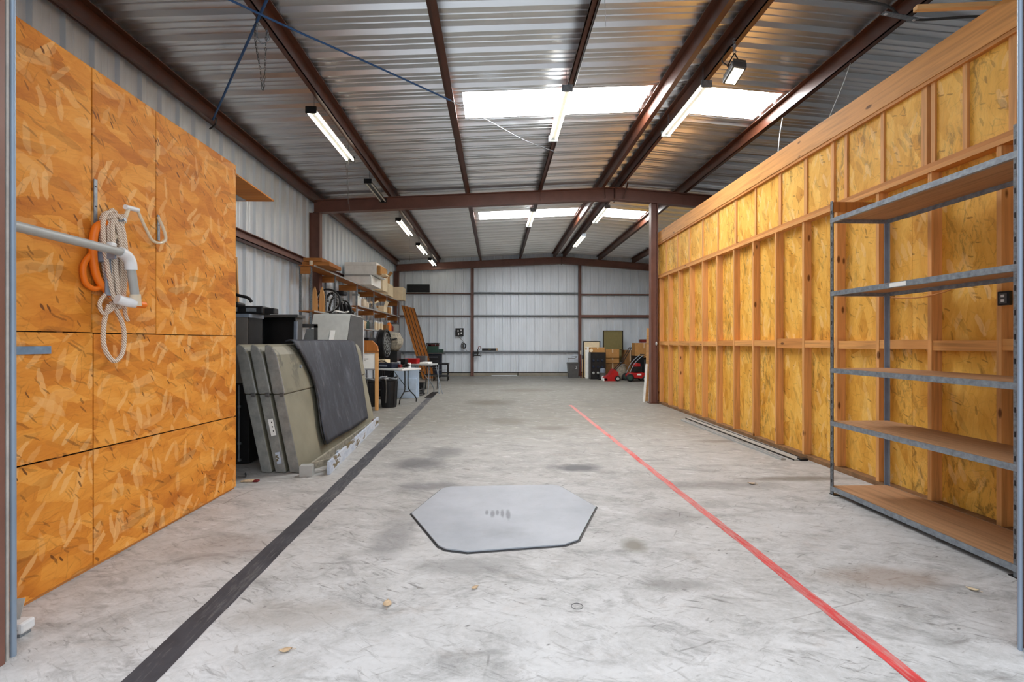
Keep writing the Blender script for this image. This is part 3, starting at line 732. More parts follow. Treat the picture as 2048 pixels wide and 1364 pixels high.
# ropes, wires
tag(obj('brace_rope', T([(-4.33, 7.53, 4.87), (-3.28, 6.18, 4.9), (-2.2, 4.8, 4.93), (-1.2, 3.5, 4.97)], .014, 8, sm=3), 'blue', None, True), 'blue rope tied to the left eave strut running up to the roof', 'rope')
t = thing('brace_rope', 'long blue cable crossing under the purlins from the upper left', 'rope', (0, 0, 0))
obj('rope', T([(-3.5, 3.82, 4.83), (-2.38, 5.1, 4.87), (-1.55, 5.97, 4.91), (-.65, 6.93, 4.95)], .012, 8, sm=3), 'blue', t, True)
obj('wire', T([(-.65, 6.93, 4.95), (.0, 7.75, 4.98), (.5, 8.38, 5.0), (1.1, 9.1, 5.1)], .006, 6, sm=3), 'zinc', t, True)
obj('knot', T([(-4.36 + .05, 7.50, 4.86), (-4.27, 7.5, 4.92), (-4.2, 7.4, 4.85), (-4.3, 7.56, 4.84), (-4.35, 7.5, 4.74)], .012, 7, sm=5), 'blackm', thing('rope_knot', 'dark knot of rope on the left eave strut', 'knot', (0, 0, 0)), True)
tag(obj('electric_wire', T([(1.12, row0, 5.12), (1.10, 5.0, 5.12), (1.09, 6.72, 5.08)], .011, 7, sm=5), 'black', None, True), 'black cord running along the middle purlin to the strip light', 'cord')
tag(obj('pull_string', T([(1.12, 4.6, 5.36), (1.13, 4.95, 5.35), (1.2, 5.3, 5.32), (1.22, 5.33, 5.0)], .004, 5, sm=5), 'white', None, True), 'thin white string hanging from the roof right of the middle purlin', 'string')
tag(obj('pull_string', T([(4.6, 6.13, 5.12), (4.42, 6.02, 4.78), (4.2, 5.88, 4.43), (4.04, 5.77, 4.178)], .005, 5, sm=5), 'white', None, True), 'longer white string hanging from the right purlin onto the partition', 'string')
tag(obj('pull_string', T([(4.62, 7.65, 5.12), (4.42, 7.38, 4.78), (4.2, 7.05, 4.43), (4.04, 6.80, 4.178)], .005, 5, sm=5), 'white', None, True), 'shorter white string hanging between skylight and partition top', 'string')
tag(obj('conduit', T([(2.2, 4.75, 5.19), (3.2, 4.98, 5.17), (4.15, 5.05, 5.12), (4.6, 5.25, 5.1), (5.3, 5.05, 5.02), (6.2, 5.0, 4.97)], .014, 8, sm=4), 'dgrey', None, True), 'dark conduit crossing under the right hand purlins', 'conduit')
t = thing('mounting_strap', 'flat galvanised strap under the right purlin on the conduit', 'bracket', (4.45, 5.18, 5.085), R(12))
obj('strap', B(((-.24, -.03, -.004), (.24, .03, .004))), 'zinc', t); obj('bolt', B(((-.22, -.012, -.014), (-.19, .012, -.004))), 'white', t); obj('bolt', B(((.18, -.012, -.014), (.21, .012, -.004))), 'white', t)
bm = bm_(); bar(bm, (3.38, 3.79, 4.19), (4.3, 3.70, 4.19), .045, .036); tag(obj('timber_offcut', bm, 'pale'), 'pale stick of timber lying across the top of the right partition', 'timber')

# ------------------------------------------------------------------ gear on the left partition
XF = XP + .005
t = thing('pipe_rail', 'grey plastic pipe rail ending in a white elbow on the left partition', 'pipe', (-2.5, 3.3, 2.05))
obj('rail', T([(.10, -.93, .03), (.0, .02, .05)], .027, 14), 'lgrey', t, True)
obj('elbow', T([(.0, .0, .05), (.0, .055, .035), (.0, .09, -.0), (.0, .1, -.055)], .036, 14, sm=5), 'white', t, True)
obj('drop_pipe', T([(.0, .1, -.05), (-.0, .13, -.2), (-.0, .14, -.25)], .027, 14, sm=3), 'lgrey', t, True)
obj('end_sleeve', T([(-.0, .135, -.22), (-.0, .145, -.30)], .033, 14), 'clear', t, True)
obj('return_stub', T([(-.0, .14, -.28), (-.03, .09, -.275), (-.05, .04, -.26)], .034, 12, sm=4), 'white', t, True)
obj('bracket', B(((-.10, .0, -.24), (-.085, .10, .02)), ((-.155, -.02, -.02), (-.09, .06, .03)), ((-.15, -.015, .0), (-.02, .0, .05)), bev=.004), 'bluegrey', t)
obj('clip', B(((-.14, .01, .05), (-.06, .06, .12)), bev=.012), 'white', t)
t = thing('wire_hook', 'bent milky rod hook on the left partition beside the rope coil', 'hook', (XF, 3.4, 2.2))
obj('rod', T([(.06, -.02, .0), (.06, .05, .11), (.06, .11, .24)], .013, 8, sm=5), 'clear', t, True)
obj('cap', T([(.06, .08, .248), (.06, .20, .258)], .017, 10), 'white', t, True)
obj('hook_arm', T([(.06, .20, .25), (.055, .29, .14), (.05, .36, .075), (.045, .45, .07), (.05, .51, .11), (.05, .49, .18), (.04, .44, .27)], .011, 8, sm=6), 'clear', t, True)
obj('stay', B(((.0, -.03, -.02), (.06, .0, .01))), 'zinc', t)
def strap(y, z0, z1, lab):
    t = thing('metal_strip', lab, 'metal strip', (XF, y, z0))
    obj('plate', B(((.0, -.013, 0), (.005, .013, z1 - z0))), 'zinc', t)
    for z in (.12, (z1 - z0) - .05): obj('screw', B(((.005, -.004, z - .004), (.008, .004, z + .004))), 'blackm', t)
strap(3.30, 2.28, 2.58, 'galvanised strip on the partition seam above the rope coil')
strap(3.90, 2.30, 2.50, 'galvanised strip on the far partition seam by the wire hook')
# rope coil hanging from a peg
t = thing('rope_coil', 'flecked beige rope coil hanging on the left partition', 'rope', (XF, 3.32, 2.05))
px = .05
def loop(y0, z0, ry, rz, tilt=0, x=px, n=24):
    out = []
    for k in range(n):
        a = 2 * PI * k / n; yy = ry * math.cos(a); zz = rz * math.sin(a)
        out.append((x + .012 * math.sin(2 * a + y0 * 9), y0 + yy + tilt * zz, z0 + zz))
    return out
for i, (y0, z0, ry, rz, tl, x) in enumerate(((.05, .04, .06, .28, -.05, .035), (.07, .05, .045, .30, -.02, .055), (.04, .02, .07, .30, -.10, .07), (.10, .05, .04, .28, .0, .05), (.08, .0, .05, .31, -.06, .08))):
    obj('coil', T(loop(y0, z0, ry, rz, tl, x), .0145, 8, True), 'rope', t, True)
obj('wrap', T([(.03, -.0, .27), (.09, .05, .31), (.10, .1, .28), (.06, .14, .33), (.03, .13, .25), (.08, .08, .26)], .014, 8, sm=6), 'rope', t, True)
obj('hanging_loop', T([(.05, .03, -.3), (.05, -.01, -.42), (.05, -.01, -.58), (.05, .07, -.68), (.05, .15, -.62), (.05, .16, -.46), (.05, .1, -.34), (.05, .05, -.28)], .0145, 8, sm=6), 'rope', t, True)
obj('small_loop', T([(.05, .05, -.2), (.06, -.02, -.24), (.06, -.06, -.3), (.06, -.03, -.36), (.06, .04, -.33), (.06, .08, -.26)], .012, 8, sm=6), 'rope', t, True)
obj('tail', T([(.06, .14, .0), (.06, .15, -.2), (.05, .17, -.34), (.05, .2, -.40)], .012, 8, sm=5), 'rope', t, True)
obj('peg', T([(.0, .08, .26), (.12, .08, .29)], .012, 8), 'zinc', t, True)
t = thing('orange_hose', 'orange hose looped behind the rope coil on the left partition', 'hose', (XF, 3.3, 2.05))
obj('hose', T([(.03, .06, .26), (.03, -.03, .2), (.03, -.055, .05), (.035, -.03, -.12), (.05, .06, -.22), (.13, .15, -.275), (.14, .25, -.285)], .024, 10, sm=6), 'orange', t, True)
obj('side_loop', T([(.02, -.06, .02), (.02, -.115, -.06), (.02, -.105, -.16), (.025, -.05, -.2), (.03, .0, -.19)], .017, 10, sm=6), 'orange', t, True)
tag(obj('tape_strip', B(((XF, 2.42, 1.43), (XF + .003, 2.98, 1.475))), 'tape'), 'torn strip of blue grey tape on the left partition', 'tape')
t = thing('door_sensor', 'small white door sensor box at the foot of the left partition', 'sensor', (-2.44, 2.56, .0))
bm = bm_(); bx(bm, (-.045, -.04, .018), (.045, .04, .075), .012); obj('box', bm, 'white', t); obj('foot', B(((-.04, -.03, 0), (.03, .03, .018))), 'zinc', t)
bm = bm_(); bar(bm, (-.03, .0, .075), (-.05, .05, .16), .05, .006); obj('bracket', bm, 'strip', t)
def text(name, body, size, mat, parent, loc, rot=(PI / 2, 0, 0), ext=.0004):
    cu = bpy.data.curves.new('letters', 'FONT'); cu.body = body; cu.size = size; cu.extrude = ext
    q = bpy.data.objects.new('letters', cu); COL.objects.link(q); bpy.context.view_layer.update()
    me = bpy.data.meshes.new_from_object(q); bpy.data.objects.remove(q); bpy.data.curves.remove(cu)
    me.materials.clear(); me.materials.append(M[mat])
    o = bpy.data.objects.new(name, me); COL.objects.link(o); o.parent = parent; o.location = loc; o.rotation_euler = rot
    return o
text('printed_mark', '0.4', .026, 'blackm', t, (-.004, -.0407, .036))

# ------------------------------------------------------------------ folded padded panels, rubber mat, skid
LEAN = .29
def padded(i, label):
    yb, L, th, zs = 5.60 + i * .012, 3.4, .12, .90
    t = thing('padded_panel', label, 'padded panel', (-2.235 - .165 * i, yb, 0), 0, None)
    zt = 1.475
    def X(z): return -LEAN * z / 1.0 * .70
    lo = bm_(); prism(lo, [(-th, .012), (-.012, .0), (0, .02), (X(zs), zs), (X(zs) - th, zs)], 1, 0, L)
    # axis order: poly (x,z) extruded along y
    o = obj('lower_pad', lo, ['vinyl', 'vinyle'], t)
    e = .016
    up = bm_(); prism(up, [(X(zs) - th - e * .3, zs + .004), (X(zs) + e, zs + .004), (X(zt - .12) + e, zt - .12), (X(zt - .03) - .02, zt - .03), (X(zt) - .06, zt), (X(zt) - th + .02, zt - .01), (X(zt - .1) - th, zt - .1)], 1, -.012, L + .01)
    bmesh.ops.recalc_face_normals(up, faces=up.faces[:])
    o2 = obj('upper_pad', up, ['vinyl', 'vinyle'], t)
    for q in (o, o2):
        for p in q.data.polygons:
            if p.normal.y < -.7: p.material_index = 1
    md = o2.modifiers.new('b', 'BEVEL'); md.width = .018; md.segments = 2
    md = o.modifiers.new('b', 'BEVEL'); md.width = .01; md.segments = 2
    fl_ = bm_(); box(fl_, (X(zs) - .02, -.015, zs + .0), (.05, .02, .045), (0, 0, 0), .008); obj('torn_corner', fl_, 'dgrey', t)
    st = bm_(); bar(st, (X(zs) + e - .003, -.016, zs + .02), (X(zt - .15) + e - .003, -.016, zt - .15), .006, .012); obj('piping', st, 'lgrey', t)
    if i == 1:
        lb = bm_(); bar(lb, (X(.62) - .05, -.003, .62), (X(.43) - .05, -.003, .43), .004, .055, (1, 0, 0)); obj('paper_label', lb, 'whitep', t)['label'] = 'white paper label with small print'
        for k in range(3):
            lb = bm_(); z = .59 - k * .05; bar(lb, (X(z) - .052 + .01, -.006, z), (X(z - .015) - .052 + .01, -.006, z - .015), .002, .01, (1, 0, 0)); obj('print', lb, 'blackm', t)
        lb = bm_(); bar(lb, (X(.24) - .05, -.003, .24), (X(.11) - .05, -.003, .11), .004, .05, (1, 0, 0)); obj('faded_sticker', lb, 'peel', t)
    return t
padded(0, 'grey green padded panel, foremost of the leaning stack, under the mat')
padded(1, 'grey padded panel with the white label, middle of the leaning stack')
padded(2, 'grey padded panel at the back of the leaning stack')
# draped rubber mat : grid over the top and down the face of the front panel
bm = bm_(); rows = 26; cols = 22; grid = []
for r in range(rows + 1):
    s = r / rows; line = []
    for c in range(cols + 1):
        u = c / cols
        ya = 6.55 + .0 * s + .55 * max(0, s - .3) ** 1.0 * .0
        # left edge sweeps towards the far end as it goes down
        left = 5.92 + .60 * s + .19 * math.sin(s * 5.2 - .6) + .26 * max(0, 1 - s / .16); right = 8.62 + .05 * math.sin(s * 4) - .1 * s
        y = left + (right - left) * u
        bulge = .012 + .012 * math.sin(u * 9 + s * 3) * s + .03 * (1 - u) * s * s
        if s < .16:
            q = s / .16; x = -2.235 - .203 * 1.475 - .07 + .10 * q; z = 1.495 + .02 * math.sin(q * PI) + .006
        else:
            q = (s - .16) / .84; z = 1.495 - .06 * (1 - math.exp(-q * 12)) - q * 1.26; x = -2.235 - .203 * z + .025 + bulge + .012 * min(1, q * 6)
        line.append(bm.verts.new((x, y, z)))
    grid.append(line)
for r in range(rows):
    for c in range(cols): bm.faces.new((grid[r][c], grid[r][c + 1], grid[r + 1][c + 1], grid[r + 1][c]))
t = thing('rubber_mat', 'dark rubber mat draped over the front padded panel', 'mat', (0, 0, 0))
o = obj('sheet', bm, 'rubber', t, True); md = o.modifiers.new('s', 'SOLIDIFY'); md.thickness = .012; md.offset = 1
ed = bm_(); tube(ed, [grid_ for grid_ in [(-2.235 - .203 * z + .06, 5.92 + .60 * s + .19 * math.sin(s * 5.2 - .6), z) for s, z in [(.2 + .8 * k / 14, 1.495 - .06 * (1 - math.exp(-((.2 + .8 * k / 14) - .16) / .84 * 12)) - ((.2 + .8 * k / 14) - .16) / .84 * 1.26) for k in range(15)]]], .012, 8); obj('edge_bead', ed, 'blackm', t, True)
obj('grommet', T([(-2.235 - .203 * 1.2 + .075, 6.02, 1.2), (-2.235 - .203 * 1.2 + .095, 6.02, 1.2)], .02, 10), 'zinc', t, True)
t = thing('timber_skid', 'low timber skid in peeling pale blue paint before the padded panels', 'skid', (-2.0, 5.5, 0))
def brd(name, a, b, w, h, mt):
    bm = bm_(); bar(bm, a, b, w, h); return obj(name, bm, mt, t)
brd('front_board', (.11, .02, .075), (-.13, 3.3, .075), .03, .145, 'peel')
brd('back_board', (-.14, .06, .05), (-.2, 3.25, .05), .03, .09, 'camo')
brd('end_block', (-.19, .0, .06), (-.055, .01, .06), .1, .12, 'lgrey')
brd('cross_board', (-.18, 1.1, .02), (.02, 1.1, .02), .09, .03, 'peel'); brd('cross_board', (-.18, 2.2, .02), (-.05, 2.2, .02), .09, .03, 'peel')
brd('brace', (-.06, .06, .1), (.08, .3, .1), .03, .07, 'camo')
brd('far_block', (-.2, 3.2, .06), (-.12, 3.2, .06), .1, .12, 'maroon')

# ------------------------------------------------------------------ cabinets behind the panels
t = thing('tall_cabinet', 'tall black cabinet with a grey upper front behind the left partition end', 'cabinet', (-3.5, 6.2, 0))
bm = bm_(); bx(bm, (-.45, -.18, .02), (.48, .16, 1.84), .006); obj('body', bm, 'blackm', t)
obj('upper_front', B(((-.44, -.195, 1.0), (.47, -.182, 1.80)), bev=.003), 'cabgrey', t)
obj('top_rail', B(((-.46, -.205, 1.80), (.49, .17, 1.845))), 'bluegrey', t)
obj('lower_door', B(((-.44, -.192, .06), (.47, -.182, .98)), bev=.003), 'black', t)
bm = bm_(); tube(bm, [(.38, -.22, .08), (.38, -.22, .98)], .007, 8); obj('latch_rod', bm, 'zinc', t, True)
obj('rod_guide', B(((.367, -.225, .70), (.393, -.192, .73)), ((.367, -.225, .25), (.393, -.192, .28)), ((.367, -.225, .05), (.393, -.192, .08))), 'zinc', t)
t = thing('open_cabinet', 'open grey steel cabinet with dark inside behind the padded panels', 'cabinet', (-3.375, 7.62, 0))
bm = bm_(); prism(bm, [(-.40, 0), (-.36, 0), (-.27, 1.90), (-.325, 1.90)], 1, -.03, .0); obj('front_stile', bm, 'bluegrey', t)
bm = bm_(); prism(bm, [(.22, 0), (.27, 0), (.295, 1.82), (.25, 1.82)], 1, -.03, .0); obj('front_stile', bm, 'bluegrey', t)
obj('side_panel', B(((-.36, .0, 0), (-.34, .25, 1.9))), 'dgrey', t); obj('side_panel', B(((.25, .0, 0), (.27, .25, 1.9))), 'dgrey', t)
obj('top_panel', B(((-.36, -.035, 1.88), (.31, .27, 1.925)), bev=.003), 'dgrey', t)
obj('back_panel', B(((-.34, .23, 0), (.25, .25, 1.88))), 'black', t)
obj('shelf', B(((-.34, .0, 1.0), (.25, .23, 1.02))), 'black', t); obj('bottom_panel', B(((-.34, .0, 0.02), (.25, .23, .06))), 'black', t)
t = thing('metal_frame', 'empty dark steel frame with a grey plate between cabinet and console', 'stand', (-3.02, 8.15, 0))  # open upright metal frame
obj('stile', B(((-.36, -.02, 0), (-.32, .02, 1.78))), 'dgrey', t); obj('stile', B(((.0, -.02, 0), (.05, .02, 1.78))), 'dgrey', t); obj('top_rail', B(((-.36, -.02, 1.74), (.05, .02, 1.80))), 'dgrey', t); obj('bottom_rail', B(((-.36, -.02, .0), (.05, .02, .06))), 'dgrey', t)
bm = bm_(); prism(bm, [(-.30, 1.2), (-.02, 1.2), (-.02, 1.72), (-.14, 1.72)], 1, .03, .04); obj('pane_panel', bm, 'lgrey', t)
bm = bm_(); bar(bm, (-.36, -.0, 1.74), (-.1, .0, 1.1), .02, .03); obj('diagonal_brace', bm, 'zinc', t)
t = thing('grey_console', 'pale grey sloping metal console with a small white plate', 'cabinet', (-3.02, 9.34, 0))
bm = bm_(); prism(bm, [(-.24, 0), (.88, 0), (.88, 1.95), (.84, 2.02), (.03, 2.04), (-.0, 2.0), (-.26, 1.4)], 0, -.46, .235); obj('body', bm, 'consolegrey', t)
bm = bm_(); prism(bm, [(-.22, 0.02), (.87, 0.02), (.87, 1.94), (.83, 2.0), (.02, 2.02), (-.25, 1.4)], 0, .236, .246); obj('side_skin', bm, 'dgrey', t)
obj('edge_trim', B(((.225, .86, 0), (.255, .9, 1.96))), 'white', t)
bm = bm_(); bar(bm, (-.05, -.12 - .012, 1.72), (-.05, -.26 - .016, 1.4), .09, .008, (0, -1, 0)); obj('name_plate', bm, 'whitep', t)
bm = bm_(); bx(bm, (-.2, .1, 2.035), (.1, .5, 2.06)); obj('top_lid', bm, 'dgrey', t)
tag(obj('plastic_sheet', T([(-3.2, 9.6, 2.075), (-3.1, 9.5, 2.1), (-3.0, 9.7, 2.085), (-2.9, 9.6, 2.1), (-3.05, 9.8, 2.09)], .016, 6, sm=4), 'whitep', None, True), 'crumpled pale wrap on top of the grey console', 'wrap')
t = thing('tool_case', 'black tool case with a folded handle on top of the tall cabinet', 'tool case', (-3.26, 6.2, 1.847), R(6))
bm = bm_(); bx(bm, (-.5, -.14, 0), (.36, .14, .10), .02); obj('body', bm, 'black', t)
bm = bm_(); bx(bm, (-.5, -.12, .10), (.06, .12, .15), .02); obj('raised_deck', bm, 'black', t)
bm = bm_(); bx(bm, (.34, -.08, .01), (.47, .08, .08), .01); obj('foot_plate', bm, 'blackm', t)
obj('handle', T([(-.12, -.1, .14), (-.06, -.1, .25), (.08, -.1, .225), (.17, -.1, .20), (.21, -.1, .15)], .02, 10, sm=5), 'black', t, True)
obj('knob', T([(-.05, -.13, .25), (-.05, -.06, .25)], .034, 12), 'black', t, True)
obj('side_label', B(((-.09, -.147, .03), (.06, -.141, .08))), 'lgrey', t); obj('badge', B(((.16, -.147, .03), (.28, -.141, .075)), bev=.002), 'zinc', t)
bm = bm_(); bar(bm, (-3.60, 6.975, 0), (-3.72, 6.975, 2.7), .10, .03, (0, 1, 0)); tag(obj('leaning_plank', bm, 'palez'), 'narrow orange plank standing behind the tall cabinet by the metal wall', 'plank')
t = thing('work_glove', 'yellow and dark red glove lying on the floor by the partition end', 'glove', (-2.62, 5.28, 0))
bm = bm_(); bx(bm, (-.07, -.03, 0), (.02, .03, .022), .009); obj('palm', bm, 'tan', t)
bm = bm_(); bx(bm, (.02, -.03, 0), (.075, .025, .02), .008); obj('cuff', bm, 'darkred', t)
for k in range(4):
    bm = bm_(); tube(bm, [(-.065, -.024 + k * .015, .011), (-.10 - .012 * (k in (1, 2)), -.028 + k * .018, .009)], .007, 6); obj('finger', bm, 'tan', t, True)
bm = bm_(); tube(bm, [(-.03, .028, .011), (-.055, .05, .008)], .007, 6); obj('thumb', bm, 'tan', t, True)
tag(obj('loose_cord', T([(-2.85, 5.6, .008), (-2.78, 5.45, .008), (-2.8, 5.25, .1), (-2.78, 5.2, .3)], .008, 6, sm=5), 'dgrey', None, True), 'short dark cord at the far foot of the left partition', 'cord')

# ------------------------------------------------------------------ storage rack along the left wall
PY = [10.46, 11.98, 13.84, 15.74, 17.60, 19.55]
XFR, XBK = -3.95, -4.17
rk = thing('storage_rack', 'long slotted steel storage rack with wooden cross boards along the left wall', 'shelving', (XFR, PY[0], 0))
for y in PY:
    for x in (0, XBK - XFR):
        obj('post', B(((x - .022, y - PY[0] - .022, 0), (x + .022, y - PY[0] + .022, 3.13))), 'zincdark' if y < 13 else 'zinc', rk)
    obj('cross_board', B(((-.48 if y > 11 else -.2, y - PY[0] - .055, 2.95), (-.0, y - PY[0] - .024, 3.105))), 'woodx', rk)
def rdeck(y0, y1, z, lip='zinc'):
    d = obj('deck', B(((XBK - XFR - .02, y0 - PY[0], z - .02), (.08, y1 - PY[0], z))), 'brown', rk)
    obj('front_edge', B(((.08, y0 - PY[0], z - .03), (.09, y1 - PY[0], z + .002))), 'lgrey', d)
rdeck(10.42, 19.6, 3.14); rdeck(10.42, 13.7, 2.17); rdeck(13.8, 19.58, 2.53); rdeck(12.6, 19.58, 1.895); rdeck(12.6, 19.58, 1.2); rdeck(12.6, 19.58, .2)
for y in PY[2:]: obj('cross_board', B(((-.48, y - PY[0] - .055, 2.36), (.0, y - PY[0] - .024, 2.50))), 'woodx', rk)
def crate(name, label, cat, c, s, mat, group=None, flap=None, rz=0, tape=True, lid=None):
    t = thing(name, label, cat, c, rz, group); w, d, h = s
    bm = bm_(); bx(bm, (-w / 2, -d / 2, 0), (w / 2, d / 2, h), min(.008, h / 8)); obj('body', bm, mat, t)
    if tape: obj('tape', B(((-.025, -d / 2 - .002, h * .6), (.025, -d / 2 - .0005, h)), ((-.025, -d / 2, h), (.025, d / 2, h + .0015))), 'tan' if mat != 'offwhite' else 'card', t)
    if lid: obj('lid', B(((-w / 2 - .006, -d / 2 - .006, h - .05), (w / 2 + .006, d / 2 + .006, h + .006)), bev=.004), lid, t)
    if flap:
        for k, (a, sx) in enumerate(((flap, -1), (flap, 1))):
            bm = bm_(); L = w * .42
            bar(bm, (sx * w / 2, 0, h), (sx * (w / 2 + L * math.cos(R(a))), 0, h + L * math.sin(R(a))), d * .98, .006); obj('flap', bm, mat, t)
    return t
# on the top deck
T0 = 3.143
t = thing('board_stack', 'two short orange boards stacked at the near end of the rack top', 'boards', (-4.0, 10.72, T0))
obj('board', B(((-.16, -.2, 0), (.42, .6, .085)), bev=.006), 'woodx', t); obj('board', B(((-.13, -.22, .087), (.27, .5, .165)), bev=.006), 'woodx', t)
tag(obj('glass_knob', T([(-3.96, 10.5, 3.143), (-3.96, 10.5, 3.24)], .04, 10), 'clear', None, True), 'small clear knob standing at the near corner of the rack top', 'knob')
t = thing('white_carton', 'long white carton with torn brown end on the rack top', 'carton', (-4.06, 14.30, T0 + .30))
bm = bm_(); bx(bm, (-.3, -.25, 0), (.62, .9, .36), .01); obj('body', bm, 'whitep', t)
obj('fold_line', B(((-.3, -.253, .27), (.62, -.2505, .276))), 'lgrey', t)
bm = bm_(); bx(bm, (.621, -.24, .01), (.74, .6, .27), .02); obj('torn_end', bm, 'card', t)
obj('paper_tail', B(((.66, -.1, .0), (.85, .3, .05)), bev=.01), 'offwhite', t)
t = thing('white_carton', 'flat pale carton bowed under the long white one on the rack top', 'carton', (-4.06, 14.24, T0))
bm = bm_(); prism(bm, [(-.28, .0), (.5, .0), (.5, .26), (.3, .29), (-.1, .27), (-.28, .22)], 1, -.3, .85); obj('body', bm, 'whitep', t)
obj('lid', B(((-.28, -.31, .235), (.48, .8, .295)), bev=.01), 'lgrey', t)
crate('cream_box', 'square cream box end jutting from the middle of the rack top', 'box', (-3.92, 15.86, T0), (.64, .7, .52), 'offwhite')
crate('cream_box', 'lower cream box between the two square cream ones on the rack top', 'box', (-4.02, 17.48, T0), (.5, .8, .42), 'offwhite')
crate('cream_box', 'cream box at the far end of the rack top', 'box', (-3.90, 19.27, T0), (.54, .6, .5), 'offwhite', None, None, 0, False)
crate('brown_carton', 'small brown carton on top behind the square cream box', 'carton', (-4.06, 17.48, T0 + .43), (.42, .4, .3), 'card', None, 50)
# first bay: slats, wheel
Z1 = 2.173
for k, (x, l) in enumerate(((-4.11, 'curved orange slat at left in the first rack bay'), (-3.97, 'curved orange slat at right in the first rack bay'))):
    bm = bm_()
    P = [(-.06, 0), (.07, 0), (.065, .25), (.05, .45), (.01, .58), (-.03, .5), (-.055, .25)]
    prism(bm, P, 1, -.02, .02); t = thing('curved_slat', l, 'slat', (x, 11.1 + .06 * k, Z1)); obj('blade', bm, 'palez', t)
t = thing('spoked_wheel', 'spoked wheel with dark tyre standing in the second rack bay', 'wheel', (-3.99, 11.62, Z1 + .30), R(28))
def ring(bm, r, tr, n=28, x=0):
    tube(bm, [(x, r * math.cos(a), r * math.sin(a)) for a in [2 * PI * k / n for k in range(n)]], tr, 7, True)
rx = Matrix.Rotation(PI / 2 - .35, 4, 'Z')
bm = bm_(); ring(bm, .275, .024); bm.transform(rx); obj('tyre', bm, 'black', t, True)
bm = bm_(); ring(bm, .248, .01); bm.transform(rx); obj('rim', bm, 'lgrey', t, True)
bm = bm_()
for k in range(20):
    a = 2 * PI * k / 20; tube(bm, [((.02 if k % 2 else -.02), .02 * math.cos(a + .6), .02 * math.sin(a + .6)), (0, .246 * math.cos(a), .246 * math.sin(a))], .003, 4)
bm.transform(rx); o = obj('spokes', bm, 'lgrey', t); o['kind'] = 'stuff'
bm = bm_(); tube(bm, [(-.04, 0, 0), (.04, 0, 0)], .025, 10); bm.transform(rx); obj('hub', bm, 'dgrey', t, True)
t = thing('black_fender', 'tangle of black mudguards, seat and springs in the second rack bay', 'mudguards', (-3.94, 12.45, Z1))
for k in range(4):
    bm = bm_(); tube(bm, [(-.16 + k * .06 + .17 * math.cos(a), -.28 + k * .17, .02 + (.52 - .05 * k) * math.sin(a)) for a in [R(5 + q * 17) for q in range(11)]], .032 - .004 * k, 7); obj('guard', bm, 'black', t, True)
obj('seat', B(((-.14, -.3, .5), (.16, .0, .6)), bev=.03), 'black', t); obj('seat_post', T([(0, -.15, 0), (0, -.15, .5)], .02, 8), 'zinc', t, True)
for k in range(2): obj('spring', T([(-.06 + .12 * k + .05 * math.cos(q), -.15 + .05 * math.sin(q), .30 + q * .007) for q in [w * .7 for w in range(40)]], .007, 5), 'lgrey', t, True)
obj('drum', T([(.0, .18, .16), (.0, .42, .16)], .16, 14), 'blackm', t, True)
t = thing('dark_hamper', 'black wire basket heaped with dark fittings in the second bay', 'basket', (-4.06, 13.11, Z1))
for z in (.0, .12, .24):
    bm = bm_(); tube(bm, [(-.25, -.2, z + .01), (.25, -.2, z + .01), (.25, .2, z + .01), (-.25, .2, z + .01)], .01, 6, True); obj('wire', bm, 'lgrey', t)
for x in (-.25, 0, .25):
    bm = bm_(); tube(bm, [(x, -.2, .0), (x, -.2, .25)], .007, 6); tube(bm, [(x, .2, .0), (x, .2, .25)], .007, 6); obj('wire', bm, 'lgrey', t)
bm = bm_(); rr = random.Random(5)
for k in range(14): box(bm, (rr.uniform(-.2, .2), rr.uniform(-.15, .15), rr.uniform(.05, .3)), (rr.uniform(.05, .14), rr.uniform(.05, .1), rr.uniform(.04, .1)), (rr.random(), rr.random(), rr.random()), .006)
o = obj('fittings', bm, 'blackm', t); o['kind'] = 'stuff'
# bottles, jugs, cans on the rack decks
def bottle(name, label, cat, loc, r, h, mat, cap, group, handle=False):
    t = thing(name, label, cat, loc, random.uniform(0, 3), group)
    bm = bm_(); lathe(bm, [(r * .92, 0), (r, .02), (r, h * .66), (r * .75, h * .8), (r * .3, h * .88), (r * .3, h * .93)], 12); obj('body', bm, mat, t, True)
    bm = bm_(); lathe(bm, [(r * .36, h * .92), (r * .36, h)], 10); obj('cap', bm, cap, t, True)
    if handle: obj('handle', T([(r * .35, 0, h * .84), (r * .9, 0, h * .82), (r * 1.05, 0, h * .62)], .012, 6, sm=4), mat, t, True)
    return t
def can(name, label, cat, loc, r, h, mat, top, group):
    t = thing(name, label, cat, loc, 0, group)
    bm = bm_(); lathe(bm, [(r, 0), (r, h - .01), (r * .94, h)], 14); obj('body', bm, mat, t, True)
    bm = bm_(); lathe(bm, [(r * .9, h), (r * .9, h + .012)], 14); obj('lid', bm, top, t, True)
    return t
G2, G3 = 'jugs and tins on the upper rack deck', 'jugs and tins on the lower rack deck'
ZU, ZL = 2.533, 1.898
crate('white_tub', 'tall white tub first on the upper rack deck', 'tub', (-4.02, 14.03, ZU), (.16, .16, .34), 'whitep', G2, tape=False, lid='lgrey')
crate('white_tub', 'second white tub beside the tall one on the upper deck', 'tub', (-4.05, 14.34, ZU), (.15, .16, .29), 'white', G2, tape=False, lid='white')
bottle('plastic_jug', 'pale jug with handle on the upper deck after the white tubs', 'jug', (-4.00, 14.70, ZU), .10, .30, 'clear', 'white', G2, True)
bottle('plastic_jug', 'shorter pale jug beside the dark can on the upper deck', 'jug', (-3.99, 15.02, ZU), .085, .22, 'clear', 'white', G2, True)
can('paint_tin', 'dark dented tin on the upper deck before the third post', 'tin', (-4.05, 15.39, ZU), .1, .2, 'dgrey', 'zinc', G2)
t = thing('machine_part', 'heap of pale and black machine castings on the upper deck', 'machine part', (-4.06, 16.10, ZU))
